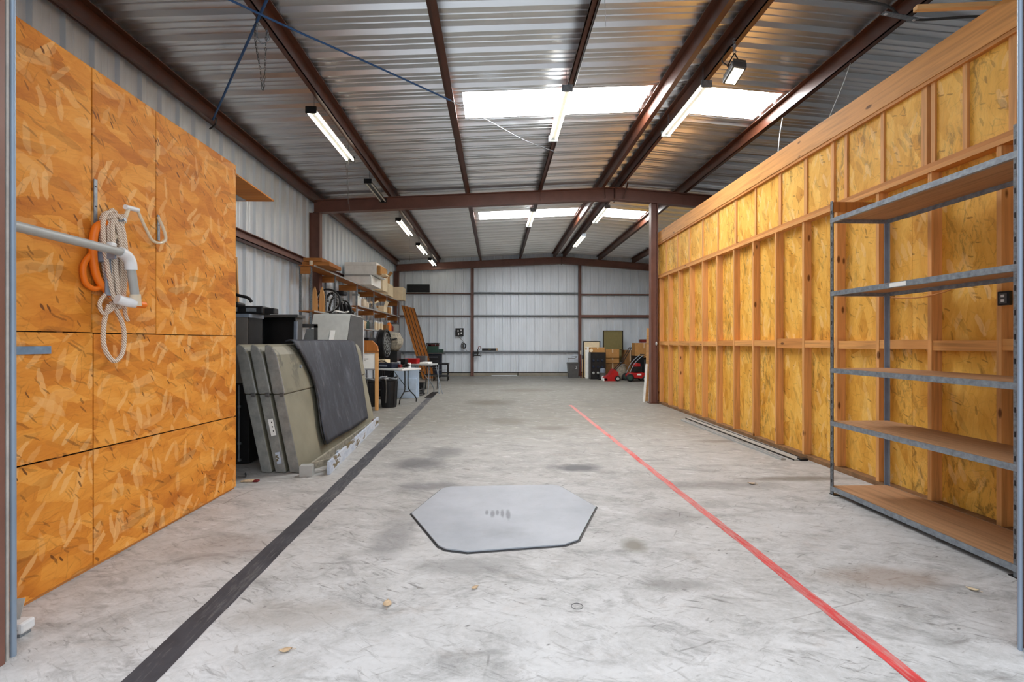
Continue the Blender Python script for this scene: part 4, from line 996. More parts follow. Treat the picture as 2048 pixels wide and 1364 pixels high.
bm = bm_(); lathe(bm, [(.16, 0), (.16, .08), (.09, .12), (.09, .22), (.03, .24)], 14); obj('casting', bm, 'lgrey', t, True); obj('arm', T([(-.1, -.1, .1), (.1, -.15, .24), (.18, -.05, .3)], .03, 8, sm=4), 'offwhite', t, True); obj('block', B(((-.28, -.1, 0), (-.14, .1, .18)), bev=.01), 'blackm', t)
crate('open_carton', 'pale open carton on the upper deck past the castings', 'carton', (-4.02, 16.82, ZU), (.42, .5, .2), 'offwhite', None, 70)
crate('open_carton', 'small brown carton behind the fifth rack post on the upper deck', 'carton', (-4.06, 17.96, ZU), (.3, .34, .24), 'card', None)
can('white_cylinder', 'upright white cylinder at the far end of the upper deck', 'cylinder', (-4.00, 18.55, ZU), .06, .3, 'white', 'white', None)
crate('white_bag', 'slumped white bag at the near end of the lower rack deck', 'bag', (-4.00, 13.29, ZL), (.3, .5, .2), 'whitep', None, tape=False)
bottle('plastic_jug', 'amber jug on the lower rack deck', 'jug', (-3.97, 14.60, ZL), .09, .27, 'tan', 'black', G3, True)
can('paint_tin', 'dull green tin beside the amber jug on the lower deck', 'tin', (-3.99, 14.96, ZL), .10, .24, 'green', 'zinc', G3)
can('paint_tin', 'grey tin behind the fourth post on the lower deck', 'tin', (-3.99, 15.38, ZL), .10, .22, 'dgrey', 'zinc', G3)
crate('cream_tub', 'left of three cream tubs on the lower rack deck', 'tub', (-4.00, 15.98, ZL), (.17, .18, .30), 'offwhite', G3, tape=False, lid='white')
crate('cream_tub', 'middle of three cream tubs on the lower rack deck', 'tub', (-4.00, 16.40, ZL), (.17, .18, .27), 'offwhite', G3, tape=False, lid='white')
crate('cream_tub', 'right of three cream tubs on the lower rack deck', 'tub', (-4.00, 16.82, ZL), (.17, .18, .29), 'offwhite', G3, tape=False, lid='white')
crate('brown_carton', 'flat brown carton on the lower deck past the cream tubs', 'carton', (-4.02, 17.36, ZL), (.3, .4, .22), 'cardd', None)
bottle('orange_bottle', 'tall orange bottle with pale cap on the lower rack deck', 'bottle', (-3.95, 18.01, ZL), .095, .36, 'orange', 'whitep', G3)
bottle('dark_bottle', 'dark red bottle beside the orange one on the lower deck', 'bottle', (-3.97, 18.55, ZL), .07, .26, 'darkred', 'black', G3)
crate('grey_bin', 'grey bin at the far end of the lower rack deck', 'bin', (-4.06, 19.15, ZL), (.4, .5, .34), 'lgrey', None, tape=False, lid='dgrey')
crate('black_crate', 'black crate low in the rack behind the fan', 'crate', (-4.0, 14.75, 1.203), (.5, .8, .42), 'black', None, tape=False, lid='black')
crate('black_crate', 'black crate low in the rack behind the mottled bag', 'crate', (-4.06, 17.00, 1.203), (.4, .9, .4), 'black', None, tape=False, lid='black')

# ------------------------------------------------------------------ things in front of the rack
t = thing('wooden_easel', 'orange wooden stand frame holding a white sheet beyond the rubber mat', 'stand', (-2.85, 10.7, 0))
obj('upright', B(((.20, -.03, 0), (.27, .03, 1.33)), bev=.004), 'palez', t); obj('upright', B(((-.34, -.03, 0), (-.27, .03, 1.33)), bev=.004), 'palez', t)
bm = bm_(); prism(bm, [(-.34, 1.30), (.27, 1.30), (.25, 1.42), (.14, 1.53), (-.34, 1.54)], 1, -.045, .045); obj('head_board', bm, 'brown', t)
obj('rail', B(((-.34, -.04, 1.26), (.27, .04, 1.30))), 'woodx', t); obj('sheet', B(((-.27, -.018, .92), (.20, -.008, 1.26))), 'whitep', t)
obj('printed_mark', B(((-.1, -.0195, 1.12), (.06, -.0182, 1.135)), ((-.1, -.0195, 1.09), (.0, -.0182, 1.1))), 'dgrey', t)
def bin_(x, y, r, h, label, bag=True):
    t = thing('rubbish_bin', label, 'bin', (x, y, 0), 0, 'black bins under the table')
    bm = bm_(); n = 14
    lathe(bm, [(r * .82, 0), (r * .84, .02), (r * .98, h - .05), (r * 1.06, h - .04), (r * 1.06, h), (r * .96, h), (r * .8, .06)], n); obj('tub', bm, 'black', t, True)
    for k in range(10):
        a = 2 * PI * k / 10; bm = bm_(); bar(bm, (r * .85 * math.cos(a), r * .85 * math.sin(a), .05), (r * .99 * math.cos(a), r * .99 * math.sin(a), h - .06), .02, .012, (math.cos(a), math.sin(a), 0)); obj('rib', bm, 'black', t)
    if bag:
        bm = bm_(); tube(bm, [(r * 1.04 * math.cos(a), r * 1.04 * math.sin(a), h + .012 + .02 * math.sin(a * 3)) for a in [2 * PI * k / 20 for k in range(20)]], .018, 6, True); obj('bag_rim', bm, 'zincdark', t, True)
        obj('bag_tail', T([(-.03, -r * 1.06, h), (-.01, -r * 1.08, h - .2), (-.03, -r * 1.04, .12)], .016, 6, sm=3), 'dgrey', t, True)
    return t
bin_(-2.47, 11.25, .20, .66, 'black rubbish bin with a grey bag tail nearest the table leg')
bin_(-2.93, 11.4, .20, .62, 'black rubbish bin half behind the orange stand')
bottle('white_jug', 'white capped bottle standing in the nearer black bin', 'bottle', (-2.52, 11.2, .52), .05, .2, 'white', 'white', None)
def table(label, loc, rz, L, Wd, H, top, legm):
    t = thing('folding_table', label, 'table', loc, rz)
    bm = bm_(); bx(bm, (-L / 2, -Wd / 2, H - .045), (L / 2, Wd / 2, H), .012); obj('top', bm, top, t)
    for s in (-1, 1):
        x = s * (L / 2 - .12)
        for y in (-1, 1):
            obj('leg', T([(x - s * .05, y * .06, H - .045), (x - s * .05, y * .06, .42), (x - s * .03, y * .10, .30), (x, y * (Wd / 2 - .06), .12), (x, y * (Wd / 2 - .04), 0.0)], .014, 8, sm=4), legm, t, True)
        obj('cross_bar', T([(x - s * .04, -.11, .28), (x - s * .04, .11, .28)], .012, 8), legm, t, True)
    obj('brace', T([(-L / 2 + .2, 0, .40), (0, 0, H - .05), (L / 2 - .2, 0, .4)], .01, 6), legm, t, True)
    return t
table('white folding table with bent dark legs covered in clutter', (-2.58, 12.22, 0), R(-30), 1.2, .70, .85, 'white', 'blackm')
table('second folding table with grey legs further along the rack', (-2.34, 14.4, 0), R(-12), 1.1, .6, .86, 'lgrey', 'zinc')
for k, (z, h, dx, lab) in enumerate(((0, .79, 0, 'tall pale blue foam board standing behind the folding table'), (0, .52, .02, 'shorter pale blue foam board in front of the tall one'))):
    t = thing('foam_board', lab, 'foam board', (-2.41 + dx, 13.13 - .1 * k, 0)); w = .33 if k == 0 else .27
    bm = bm_(); bx(bm, (-w, -.045, 0), (w, .045, h), .006); obj('slab', bm, 'foam', t)
    bm = bm_(); bx(bm, (-w + .03, -.048, h * .45), (w - .03, -.0455, h * .47)); obj('score_line', bm, 'bluegrey', t)
# on the first table  (rot -30)
ca, sa = math.cos(R(-30)), math.sin(R(-30))
def tb(u, v): return (-2.58 + u * ca - v * sa, 12.22 + u * sa + v * ca)
ZT = .852
x, y = tb(-.12, -.1); t = thing('navy_bag', 'flat navy tool bag lying on the white folding table', 'bag', (x, y, ZT), R(-30))
bm = bm_(); bx(bm, (-.40, -.15, 0), (.30, .15, .13), .035); obj('body', bm, 'navy', t); obj('strap', T([(-.25, -.1, .12), (-.05, -.12, .18), (.15, -.1, .12)], .012, 6, sm=5), 'black', t, True); obj('label', B(((-.1, -.155, .04), (.15, -.1495, .09))), 'bluegrey', t)
for u, v, nm, lab, sz, mt in ((-.46, .18, 'cream_box', 'mottled cream box at the rack end of the folding table', (.24, .18, .2), 'offwhite'), (-.18, .24, 'white_box', 'low white box behind the navy bag on the table', (.26, .14, .12), 'whitep'), (.10, .28, 'tool_box', 'black open tool tray at the back of the folding table', (.2, .12, .22), 'black'),):
    x, y = tb(u, v); crate(nm, lab, 'box', (x, y, ZT), sz, mt, None, None, R(-30), tape=False, lid=None)
x, y = tb(.33, .12); t = thing('power_drill', 'dark cordless drill lying on the white table', 'drill', (x, y, ZT + .035), R(-50))
obj('motor', T([(-.1, 0, .03), (.1, 0, .03)], .034, 10), 'blackm', t, True); obj('chuck', T([(.1, 0, .03), (.16, 0, .03)], .018, 8), 'zinc', t, True); obj('grip', B(((-.05, -.14, -.0), (.0, -.02, .05)), bev=.012), 'black', t); obj('battery', B(((-.08, -.2, -.02), (.03, -.13, .06)), bev=.01), 'darkred', t)
x, y = tb(.46, -.14); crate('paper_pile', 'low pile of white papers at the outer end of the table', 'papers', (x, y, ZT), (.22, .3, .012), 'whitep', None, None, R(-24), tape=False)
x, y = tb(-.56, .03); can('clear_jar', 'small glass jar at the near left of the folding table', 'jar', (x, y, ZT), .04, .09, 'clear', 'zinc', None)
for u, v, nm, lab, r, h, mt, tp in ((.06, .14, 'paint_tin', 'grey tin behind the navy bag on the folding table', .05, .14, 'zinc', 'white'), (.27, .29, 'paint_tin', 'small white tin at the back edge of the folding table', .045, .12, 'white', 'red')):
    x, y = tb(u, v); can(nm, lab, 'tin', (x, y, ZT), r, h, mt, tp, None)
x, y = tb(.12, .26)
# on the second table
for dx, dy, nm, lab, sz, mt in ((-.15, .0, 'red_case', 'red tool case on the second table', (.40, .28, .15), 'red'), (.28, -.1, 'cloth_heap', 'folded white cloth at the outer end of the second table', (.28, .3, .05), 'whitep'), (-.42, .05, 'white_box', 'white box beside the red tool case', (.14, .3, .14), 'white'), (.12, .17, 'grey_case', 'dark grey case behind the white cloth on the second table', (.3, .16, .22), 'dgrey')):
    crate(nm, lab, 'case', (-2.34 + dx, 14.4 + dy, .862), sz, mt, None, None, R(-12), tape=False)
t = thing('hose_reel', 'black tangle of hose on the floor under the second table', 'hose', (-2.25, 13.75, 0))
for k in range(4):
    bm = bm_(); tube(bm, [((.22 - .02 * k) * math.cos(a), (.2 - .02 * k) * math.sin(a), .03 + .045 * k + .015 * math.sin(3 * a)) for a in [2 * PI * q / 22 for q in range(22)]], .022, 7, True); obj('turn', bm, 'black', t, True)
crate('black_crate', 'black crate with hanging cloth under the second table', 'crate', (-2.34, 14.44, 0), (.4, .3, .3), 'blackm', None, tape=False, lid='black')
t = thing('metal_tongs', 'two thin crossed metal rods propped against the second table end', 'rods', (-1.66, 14.15, 0))
obj('rod', T([(.12, -.15, .0), (.02, .0, .3), (-.1, .1, .82)], .011, 7, sm=4), 'zinc', t, True); obj('rod', T([(.02, -.15, .0), (-.02, .0, .45), (-.02, .08, .84)], .011, 7, sm=4), 'zinc', t, True)
# trunk + mottled bag + boxes
crate('storage_chest', 'black trunk standing before the rack under the mottled bag', 'trunk', (-2.98, 13.72, 0), (.5, .56, 1.24), 'black', None, tape=False, lid='black')
t = thing('mottled_bag', 'lumpy mottled grey cloth bag on the black trunk', 'bag', (-2.93, 13.74, 1.247))
bm = bm_(); bmesh.ops.create_icosphere(bm, subdivisions=3, radius=1.0)
rr = random.Random(11)
from mathutils import noise as mn
for v in bm.verts:
    q = mn.noise(v.co * 1.7) * .22; v.co *= (1 + q); v.co = Vector((v.co.x * .34, v.co.y * .32, max(-.25, v.co.z * .28) + .25))
obj('sack', bm, 'camo', t, True); obj('flap', B(((-.2, -.3, .3), (.22, .0, .36)), bev=.02), 'camo', t); obj('strap', T([(-.15, -.34, .1), (.0, -.37, .28), (.2, -.3, .35)], .016, 6, sm=4), 'black', t, True)
crate('red_brown_box', 'red brown box tucked below the mottled bag', 'box', (-2.60, 13.12, .80), (.26, .14, .12), 'darkred', None, tape=False).location = (-2.5, 13.2, .792)
# pedestal fan
t = thing('drum_fan', 'black drum fan turned sideways on a stand beyond the bins', 'fan', (-2.98, 12.95, 0))
rz = Matrix.Translation((0, 0, 1.46)) @ Matrix.Rotation(R(-4), 4, 'Z')
def fr(bm): bm.transform(rz); return bm
bm = bm_(); ring(bm, .36, .022, 32, -.08); ring(bm, .36, .022, 32, .08); obj('rim', fr(bm), 'black', t, True)
bm = bm_()
t2 = bmesh.new(); 
for a in range(32):
    pass
t2.free()
rs_ = []
for x in (-.08, .08): rs_.append([bm.verts.new((x, .365 * math.cos(2 * PI * k / 32), .365 * math.sin(2 * PI * k / 32))) for k in range(32)])
for k in range(32): bm.faces.new((rs_[0][k], rs_[0][(k + 1) % 32], rs_[1][(k + 1) % 32], rs_[1][k]))
obj('drum', fr(bm), 'black', t, True)
bm = bm_()
for x in (-.09, .09):
    for rr_ in (.1, .18, .27): ring(bm, rr_, .004, 24, x)
    for k in range(12):
        a = 2 * PI * k / 12; tube(bm, [(x, .04 * math.cos(a), .04 * math.sin(a)), (x, .36 * math.cos(a), .36 * math.sin(a))], .004, 4)
o = obj('guard', fr(bm), 'lgrey', t); o['kind'] = 'stuff'
for k in range(4):
    bm = bm_(); v = [bm.verts.new(p) for p in ((-.02, -.04, .03), (.02, .04, .03), (.05, .11, .31), (-.05, -.10, .31))]; bm.faces.new(v); g = bmesh.ops.extrude_face_region(bm, geom=bm.faces[:]); bmesh.ops.translate(bm, vec=(.006, 0, 0), verts=[e for e in g['geom'] if isinstance(e, bmesh.types.BMVert)])
    bm.transform(Matrix.Rotation(k * PI / 2, 4, 'X')); obj('blade', fr(bm), 'dgrey', t)
bm = bm_(); tube(bm, [(-.07, 0, 0), (.07, 0, 0)], .06, 14); obj('motor', fr(bm), 'blackm', t, True)
obj('pole', T([(0, 0, .03), (0, 0, 1.09)], .025, 10), 'blackm', t, True); bm = bm_(); lathe(bm, [(.16, 0), (.16, .02), (.04, .05)], 18); obj('base', bm, 'black', t, True)
# leaning brown panels
for k in range(4):
    t = thing('brown_board', ('first', 'second', 'third', 'fourth')[k] + ' from the left of four tall brown panels leaning on the rack end', 'panel', (-2.99 + .128 * k, 19.82 + .05 * k, 0), 0, 'brown panels at the rack end')
    bm = bm_(); d = -.86
    prism(bm, [(0, 0), (.122, 0), (.122 + d, 2.98 - .03 * k), (d, 2.99 - .03 * k)], 1, -.022, .022); obj('board', bm, 'brownz', t)
    bm = bm_(); prism(bm, [(.102, .0), (.123, .0), (.123 + d, 2.96 - .03 * k), (.102 + d, 2.96 - .03 * k)], 1, -.026, -.0221); obj('dark_edge', bm, 'blackm', t)
# stool bench, tool cart near the back wall
t = thing('work_bench', 'low black metal bench with open shelf near the back wall', 'bench', (-2.13, 18.9, 0))
bm = bm_(); bx(bm, (-.32, -.22, .62), (.30, .22, .69), .015); obj('top', bm, 'black', t)
for x in (-.28, .26):
    for y in (-.18, .18): obj('leg', T([(x, y, 0), (x, y, .62)], .018, 8), 'blackm', t, True)
obj('shelf', B(((-.3, -.2, .16), (.28, .2, .22)), bev=.01), 'blackm', t); obj('rail', T([(-.28, -.18, .42), (.26, -.18, .42)], .01, 6), 'zinc', t, True)
t = thing('tool_cart', 'dark tool cart with a wide grey top near the back wall', 'cart', (-2.60, 20.5, 0))
obj('body', B(((-.32, -.25, .1), (.30, .25, 1.0)), bev=.01), 'navy', t); obj('tray', B(((-.42, -.3, 1.0), (.42, .3, 1.05)), bev=.01), 'dgrey', t)
for k in range(3): dr = obj('drawer', B(((-.3, -.262, .3 + k * .22), (.28, -.25, .5 + k * .22)), bev=.004), 'black', t); obj('handle', B(((-.2, -.275, .42 + k * .22), (.18, -.262, .44 + k * .22))), 'zinc', dr)
for x in (-.25, .23):
    for y in (-.2, .2):
        bm = bm_(); tube(bm, [(x - .015, y, .05), (x + .015, y, .05)], .05, 12); obj('caster', bm, 'black', t, True)
t = thing('parts_crate', 'dark green crate full of red and black parts on the tool cart', 'crate', (-2.65, 20.5, 1.052))
obj('crate', B(((-.24, -.2, 0), (.22, .2, .27)), bev=.012), 'green', t); bm = bm_(); rr = random.Random(2)
for k in range(9): box(bm, (rr.uniform(-.18, .16), rr.uniform(-.14, .14), .31), (.1, .1, .09), (0, 0, rr.random() * 3), .012)
o = obj('contents', bm, 'darkred', t); o['kind'] = 'stuff'
obj('rim', B(((-.26, -.22, .36), (.24, .22, .41)), bev=.01), 'black', t)
obj('corner_post', B(((-.25, -.21, .27), (-.22, -.18, .37)), ((.2, -.21, .27), (.23, -.18, .37)), ((-.25, .18, .27), (-.22, .21, .37)), ((.2, .18, .27), (.23, .21, .37))), 'black', t)
crate('grey_case', 'small grey green case beside the green crate on the cart', 'case', (-2.7, 19.38, 1.05), (.2, .12, .14), 'green', None, tape=False).location = (-2.30, 20.35, 1.052)
t = thing('folding_chair', 'dark folded chair standing between second table and bench', 'chair', (-2.05, 15.6, 0))
obj('frame', T([(-.2, 0, 0), (-.18, .06, .5), (-.18, .1, .9), (.18, .1, .9), (.18, .06, .5), (.2, 0, 0)], .014, 7), 'blackm', t, True); obj('backrest', B(((-.18, .08, .68), (.18, .11, .88)), bev=.01), 'black', t)
bm = bm_(); box(bm, (0, -.06, .44), (.38, .36, .03), (R(-12), 0, 0), .01); obj('seat', bm, 'black', t); obj('rear_leg', T([(-.19, -.28, 0), (-.18, .02, .46)], .013, 7), 'blackm', t, True); obj('rear_leg', T([(.19, -.28, 0), (.18, .02, .46)], .013, 7), 'blackm', t, True)

# ------------------------------------------------------------------ on the back wall
YW = BY - .18
t = thing('black_sign', 'long blank black panel fixed high on the back wall at left', 'sign', (-3.42, YW, 3.68))
bm = bm_(); bx(bm, (-.5, -.03, 0), (.5, .01, .36), .015); obj('panel', bm, 'black', t); obj('border', B(((-.5, -.034, -.02), (.5, -.02, .0))), 'strip', t)
t = thing('tool_board', 'small square black board with four white shapes on the back wall', 'board', (-1.61, YW, 1.75))
obj('panel', B(((-.18, -.02, 0), (.18, .01, .36)), bev=.006), 'black', t)
for x, z in ((-.06, .24), (.07, .27), (-.04, .1), (.08, .14)):
    bm = bm_(); lathe(bm, [(.03, 0), (.03, .008)], 8, Matrix.Translation((x, -.021, z)) @ Matrix.Rotation(PI / 2, 4, 'X') @ Matrix.Scale(1.6, 4, (0, 1, 0))); obj('white_shape', bm, 'white', t)
t = thing('cord_bundle', 'tangled dark cords hanging below the square board', 'cords', (-1.42, YW, 1.15))
for k in range(5):
    bm = bm_(); tube(bm, [((.09 - .01 * k) * math.cos(a) + .02 * k - .03, -.02 - .01 * k, .18 + (.15 - .015 * k) * math.sin(a)) for a in [2 * PI * q / 16 for q in range(16)]], .012, 6, True); obj('coil', bm, ('navy', 'lgrey', 'black', 'dgrey', 'navy')[k], t, True)
obj('drop', T([(-.22, -.01, .58), (-.1, -.02, .45), (.0, -.02, .35)], .008, 6, sm=4), 'dgrey', t, True); obj('drop', T([(.05, -.02, .1), (.12, -.02, -.02), (.2, -.02, -.08)], .008, 6, sm=4), 'dgrey', t, True)
t = thing('bench_vise', 'black vise bracket fixed to the back column', 'vise', (-.98, BY - .34, .9))
obj('jaw', B(((.02, -.05, .08), (.22, .05, .16)), bev=.01), 'blackm', t); obj('screw', T([(.0, 0, .0), (.34, 0, .0)], .02, 8), 'blackm', t, True); obj('post', T([(.18, 0, .0), (.18, 0, .3)], .02, 8), 'blackm', t, True); obj('handle', T([(.3, -.06, -.06), (.3, .06, .12)], .012, 6), 'zinc', t, True)
bm = bm_(); tube(bm, [(.26 + .06 * math.cos(a), 0, .34 + .07 * math.sin(a)) for a in [2 * PI * k / 12 for k in range(12)]], .014, 6, True); obj('hook', bm, 'darkred', t, True); obj('mount', B(((-.04, -.03, -.05), (.02, .03, .2))), 'blackm', t)
t = thing('spirit_level', 'dark yellow and black level lying on the back girt', 'level', (-.28, YW + .04, 1.115))
obj('bar', B(((-.34, -.03, 0), (.36, .03, .10)), bev=.01), 'blackm', t); obj('end_block', B(((.28, -.034, .0), (.35, .034, .11))), 'tan', t); obj('vial', B(((-.05, -.036, .04), (.06, -.028, .08))), 'olive', t)
t = thing('hose_clamp', 'thin wire bracket on the back wall above the grey bin', 'bracket', (3.4, YW, .78))
obj('wire', T([(-.2, 0, .0), (.1, -.02, .0), (.2, -.02, .08), (-.05, -.02, .05)], .01, 6, sm=4), 'dgrey', t, True); obj('wire', T([(-.2, 0, .0), (-.2, 0, -.15)], .008, 6), 'dgrey', t, True)

# ------------------------------------------------------------------ right rear corner
t = thing('wheelie_bin', 'dark grey square rubbish bin with a white 2 by the back column', 'bin', (3.24, 20.3, 0))
bm = bm_(); 
v0 = [(-.19, -.18), (.19, -.18), (.19, .18), (-.19, .18)]
A = [bm.verts.new((x, y, 0)) for x, y in v0]; Bq = [bm.verts.new((x * 1.18, y * 1.18, .60)) for x, y in v0]
bm.faces.new(A[::-1])
for k in range(4): bm.faces.new((A[k], A[(k + 1) % 4], Bq[(k + 1) % 4], Bq[k]))
obj('tub', bm, 'dgrey', t); obj('rim', B(((-.24, -.23, .58), (.24, .23, .62)), bev=.01), 'dgrey', t); obj('lid', B(((-.22, -.21, .62), (.22, .21, .64)), bev=.006), 'blackm', t)
text('number', '2', .17, 'white', t, (.06, -.228, .38))
for k, (x, mt, h, lab) in enumerate(((3.56, 'darkred', 1.0, 'dark red handled stick leaning at the back column'), (3.62, 'palez', .8, 'pale broom handle leaning beside the back column'))):
    t = thing('tool_handle', lab, 'tool', (x, 20.2 - .1 * k, 0))
    t.name = 'garden_tool' if k else 'walking_stick'
    obj('shaft', T([(0, 0, 0), (.0, .04, h)], .018, 8), mt, t, True); obj('grip', T([(0, .04, h - .02), (.0, .045, h + .14)], .028, 8), 'clear' if k == 0 else 'dgrey', t, True)
t = thing('pale_panel', 'tall narrow white panel standing left of the black appliance', 'panel', (3.76, 19.8, 0))
t.name = 'white_plank'
obj('board', B(((-.085, -.02, 0), (.085, .02, 1.30)), bev=.004), 'whitep', t); obj('tape_band', B(((-.086, -.022, 1.18), (-.02, .02, 1.28))), 'tan', t)
def framed(name, label, c, w, h, mt, z0):
    t = thing(name, label, 'framed board', c)
    obj('sheet', B(((-w, -.006, .03), (w, .006, h - .03))), mt, t)
    for a in (((-w - .02, -.015, 0), (-w + .02, .015, h)), ((w - .02, -.015, 0), (w + .02, .015, h)), ((-w, -.015, h - .03), (w, .015, h)), ((-w, -.015, 0), (w, .015, .03))): obj('frame_bar', B(a), 'blackm', t)
    return t
framed('cork_board', 'framed beige board standing behind the white narrow panel', (4.0, 20.1, .0), .34, 1.54, 'offwhite', 0)
framed('olive_board', 'larger framed olive board standing behind the cardboard boxes', (5.07, 20.8, 0), .42, 2.0, 'olive', 0)
t = thing('black_appliance', 'black open engine generator under a tan carton at the back', 'machine', (4.08, 19.35, 0))
obj('cabinet', B(((-.28, .0, .0), (.34, .4, 1.08)), bev=.01), 'black', t)
for z in (.25, .5, .75):
    for x in (-.16, .02, .2): 
        bm = bm_(); lathe(bm, [(.05, 0), (.05, .03), (.03, .05)], 10, Matrix.Translation((x, -.005, z)) @ Matrix.Rotation(PI / 2, 4, 'X')); obj('knob', bm, 'navy' if z > .3 else 'lgrey', t, True)
obj('frame_tube', T([(-.30, -.06, 0.02), (-.30, -.06, 1.12)], .018, 8), 'dgrey', t, True)
bm = bm_(); lathe(bm, [(.07, 0), (.07, .03)], 14, Matrix.Translation((-.27, -.06, 1.16)) @ Matrix.Rotation(PI / 2, 4, 'X')); obj('round_lamp', bm, 'offwhite', t, True)
crate('tan_carton', 'flat tan carton on top of the black appliance', 'carton', (4.1, 19.55, 1.082), (.58, .36, .20), 'card', None)
# motor at the foot
t = thing('small_engine', 'small grey engine on the floor before the black appliance', 'engine', (4.25, 19.14, 0))
obj('block', B(((-.12, -.1, .05), (.1, .1, .28)), bev=.015), 'dgrey', t); bm = bm_(); lathe(bm, [(.11, .28), (.12, .32), (.11, .42), (.05, .46)], 14); obj('shroud', bm, 'bluegrey', t, True); obj('skid', B(((-.18, -.12, 0), (.18, .12, .05))), 'blackm', t); obj('plug', B(((-.06, -.16, .08), (.04, -.1, .16)), bev=.01), 'white', t)
def cbox(label, c, s, mt='card', flap=None, rz=0): return crate('cardboard_box', label, 'box', c, s, mt, 'cardboard boxes in the right rear corner', flap, rz)
cbox('lowest cardboard box below the olive board', (4.86, 20.25, 0), (.62, .5, .62), 'cardd')
cbox('middle cardboard box below the olive board', (4.85, 20.2, .63), (.56, .46, .20))
cbox('upper plain cardboard box before the olive board', (4.84, 20.15, .84), (.56, .44, .36))
cbox('open brown box with flaps beside the upper plain one', (5.58, 20.2, .0), (.46, .5, 1.16), 'cardd', 12)
cbox('large cardboard box behind the red mower', (5.98, 19.6, .94), (.74, .5, .52))
crate('dark_bench', 'dark chest under the large cardboard box', 'chest', (6.0, 19.6, 0), (.8, .6, .94), 'black', None, tape=False)
crate('dark_case', 'flat dark case on the large cardboard box', 'case', (6.15, 19.6, 1.47), (.5, .3, .14), 'darkred', None, tape=False)
# red chipper with long handle
def wheel(parent, c, r, w, tyre='black', hub='lgrey', ax='Y'):
    ro = Matrix.Rotation(PI / 2, 4, 'X')
    bm = bm_(); lathe(bm, [(r * .55, -w / 2), (r * .9, -w / 2), (r, -w / 3), (r, w / 3), (r * .9, w / 2), (r * .55, w / 2)], 20, Matrix.Translation(c) @ ro); o = obj('wheel', bm, tyre, parent, True)
    bm = bm_(); lathe(bm, [(r * .18, -w / 2 - .012), (r * .58, -w / 2 - .006), (r * .58, w / 2 + .006), (r * .18, w / 2 + .012)], 16, Matrix.Translation(c) @ ro); obj('hub', bm, hub, o, True)
t = thing('snow_thrower', 'small red snow thrower with long slanted handle', 'machine', (4.45, 18.6, 0))
bm = bm_(); prism(bm, [(-.3, .0), (.28, 0.0), (.24, .34), (.06, .46), (-.1, .24), (-.3, .12)], 1, -.2, .2); obj('housing', bm, 'red', t)
obj('scraper', B(((-.34, -.2, .0), (-.16, .2, .12)), bev=.02), 'whitep', t); obj('handle_bar', T([(.0, -.14, .3), (.4, -.14, .7), (.76, -.14, 1.28)], .016, 8, sm=4), 'blackm', t, True); obj('handle_bar', T([(.0, .14, .3), (.4, .14, .7), (.76, .14, 1.28)], .016, 8, sm=4), 'blackm', t, True)
obj('grip', T([(.76, -.16, 1.28), (.76, .16, 1.28)], .02, 8), 'black', t, True); obj('cross_bar', T([(.4, -.14, .7), (.4, .14, .7)], .012, 8), 'zinc', t, True)
wheel(t, (.2, -.25, .1), .1, .07); wheel(t, (.2, .25, .1), .1, .07)
t = thing('grass_bag', 'grey mottled collector bag slumped between the two red machines', 'bag', (4.96, 18.98, 0))
bm = bm_(); bmesh.ops.create_icosphere(bm, subdivisions=3, radius=1.0)
for v in bm.verts:
    v.co *= 1 + .18 * mn.noise(v.co * 1.5 + Vector((3, 0, 0))); v.co = Vector((v.co.x * .22, v.co.y * .2, max(-.3, v.co.z * .32) + .30))
obj('sack', bm, 'camo', t, True); obj('frame_loop', T([(-.15, -.15, .55), (.05, -.2, .62), (.2, -.1, .55)], .014, 7, sm=4), 'zinc', t, True)
t = thing('lawn_mower', 'red lawn mower with black wheels in the right rear corner', 'mower', (5.36, 18.4, 0))
bm = bm_(); prism(bm, [(-.34, .12), (.36, .12), (.36, .26), (.26, .34), (-.24, .32), (-.34, .24)], 1, -.26, .26); o = obj('deck', bm, 'red', t); md = o.modifiers.new('b', 'BEVEL'); md.width = .03; md.segments = 2
bm = bm_(); bx(bm, (-.12, -.16, .34), (.2, .16, .56), .03); obj('engine', bm, 'blackm', t); bm = bm_(); lathe(bm, [(.15, .56), (.16, .6), (.14, .68), (.05, .7)], 16, Matrix.Translation((.04, 0, 0))); obj('engine_cover', bm, 'red', t, True)
wheel(t, (-.30, -.30, .15), .15, .07, 'black', 'green'); wheel(t, (-.30, .30, .15), .15, .07, 'black', 'green'); wheel(t, (.28, -.30, .11), .11, .07, 'black', 'lgrey'); wheel(t, (.28, .30, .11), .11, .07, 'black', 'lgrey')
obj('badge', B(((-.02, -.268, .24), (.14, -.262, .3)), bev=.002), 'whitep', t)
obj('handle_bar', T([(-.3, -.22, .3), (-.1, -.22, .7), (.25, -.22, 1.02)], .014, 8, sm=4), 'zinc', t, True); obj('handle_bar', T([(-.3, .22, .3), (-.1, .22, .7), (.25, .22, 1.02)], .014, 8, sm=4), 'zinc', t, True); obj('grip', T([(.25, -.24, 1.02), (.25, .24, 1.02)], .018, 8), 'black', t, True)
t = thing('work_table', 'dark low table heaped with tan board beside the lawn mower', 'table', (6.16, 18.75, 0))
obj('top', B(((-.3, -.3, .82), (.5, .3, .88)), bev=.01), 'black', t)
for x in (-.25, .45):
    for y in (-.25, .25): obj('leg', B(((x - .03, y - .03, 0), (x + .03, y + .03, .82))), 'dgrey', t)
bm = bm_(); box(bm, (.05, 0, 1.0), (.8, .5, .02), (0, R(-14), 0)); tag(obj('tan_board', bm, 'card'), 'tilted tan board propped on the dark low table', 'board').location = (6.16, 18.75, 0)
crate('grey_tub', 'grey tub under the dark low table', 'tub', (6.26, 18.7, 0), (.36, .36, .5), 'lgrey', None, tape=False, lid='dgrey')
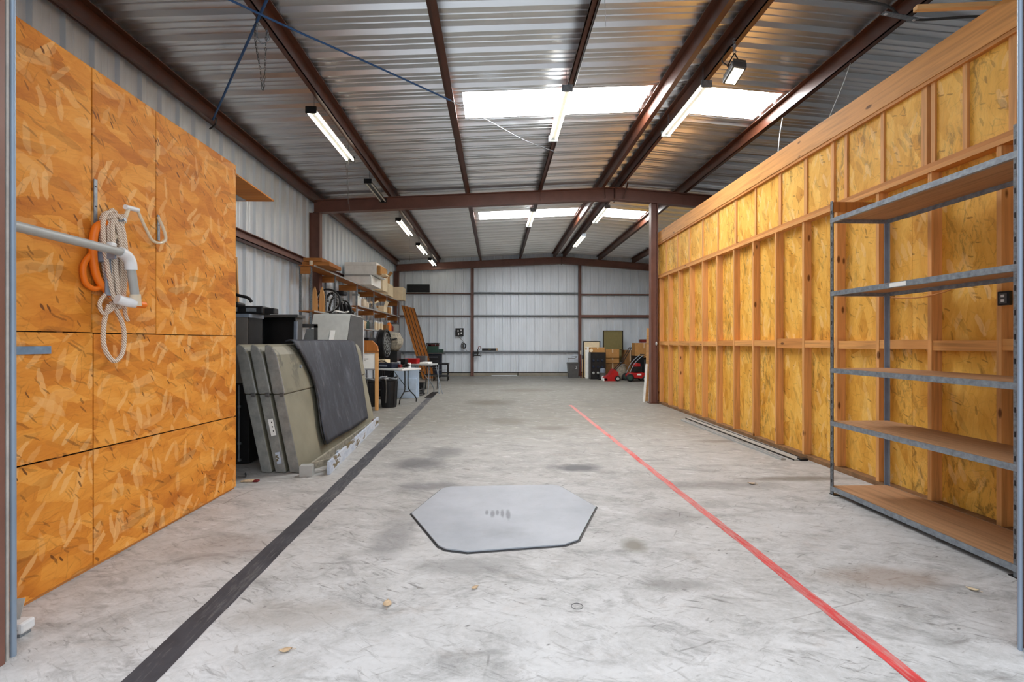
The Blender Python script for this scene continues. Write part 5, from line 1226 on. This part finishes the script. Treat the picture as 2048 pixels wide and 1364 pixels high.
# planks leaning by the post
t = thing('white_plank', 'white plank leaning on the maroon post with its foot forward', 'plank', (3.72, 12.0, 0))
bm = bm_(); bar(bm, (-.035, -.06, .0), (.06, .02, .95), .05, .02, (0, 1, 0)); obj('board', bm, 'whitep', t); bm = bm_(); bar(bm, (.005, .0, .0), (.085, .03, .7), .03, .016, (0, 1, 0)); obj('board', bm, 'pale', t)
bm = bm_(); bar(bm, (3.85, 12.18, .25), (3.87, 12.16, 1.85), .07, .02, (0, 1, 0)); 
t = thing('tan_plank', 'tan plank standing behind the maroon post', 'plank', (3.83, 12.15, 0))
bm.free(); bm = bm_(); bar(bm, (0, 0, .0), (.02, -.02, 1.85), .07, .02, (0, 1, 0)); obj('board', bm, 'pale', t)

# ------------------------------------------------------------------ small litter on the floor
def leaf(x, y, s, rz, label, mt='tan'):
    bm = bm_(); n = 7; L = []
    for k in range(n + 1):
        q = k / n; w = s * .32 * math.sin(PI * min(1, q * 1.02)) ** .8 + .0006
        L.append((bm.verts.new((-w, (q - .5) * s, .003 + .10 * s * (2 * q - 1) ** 2 + .09 * s)), bm.verts.new((0, (q - .5) * s, .003 + .09 * s * (2 * q - 1) ** 2)), bm.verts.new((w, (q - .5) * s, .003 + .1 * s * (2 * q - 1) ** 2 + .06 * s))))
    for a, b in zip(L, L[1:]):
        bm.faces.new((a[0], a[1], b[1], b[0])); bm.faces.new((a[1], a[2], b[2], b[1]))
    t = thing('dry_leaf', label, 'leaf', (x, y, 0), rz)
    o = obj('leaf_blade', bm, mt, t, True); md = o.modifiers.new('s', 'SOLIDIFY'); md.thickness = .0012
    obj('leaf_stem', T([(0, -s * .5, .004), (s * .06, -s * .75, .003)], .0012, 5), mt, t)
leaf(-.62, 2.78, .075, .1, 'pale curled leaf on the bare floor left of the centre')
leaf(2.70, 5.02, .08, 1.3, 'brown leaf on the floor before the steel rack')
leaf(2.88, 2.83, .06, .8, 'yellowish leaf by the foot of the right jamb', 'offwhite')
leaf(-1.02, 2.38, .06, 1.9, 'small tan leaf near the black line in front')
leaf(-.13, 2.95, .05, 2.4, 'tiny tan flake just in front of the grey plate')
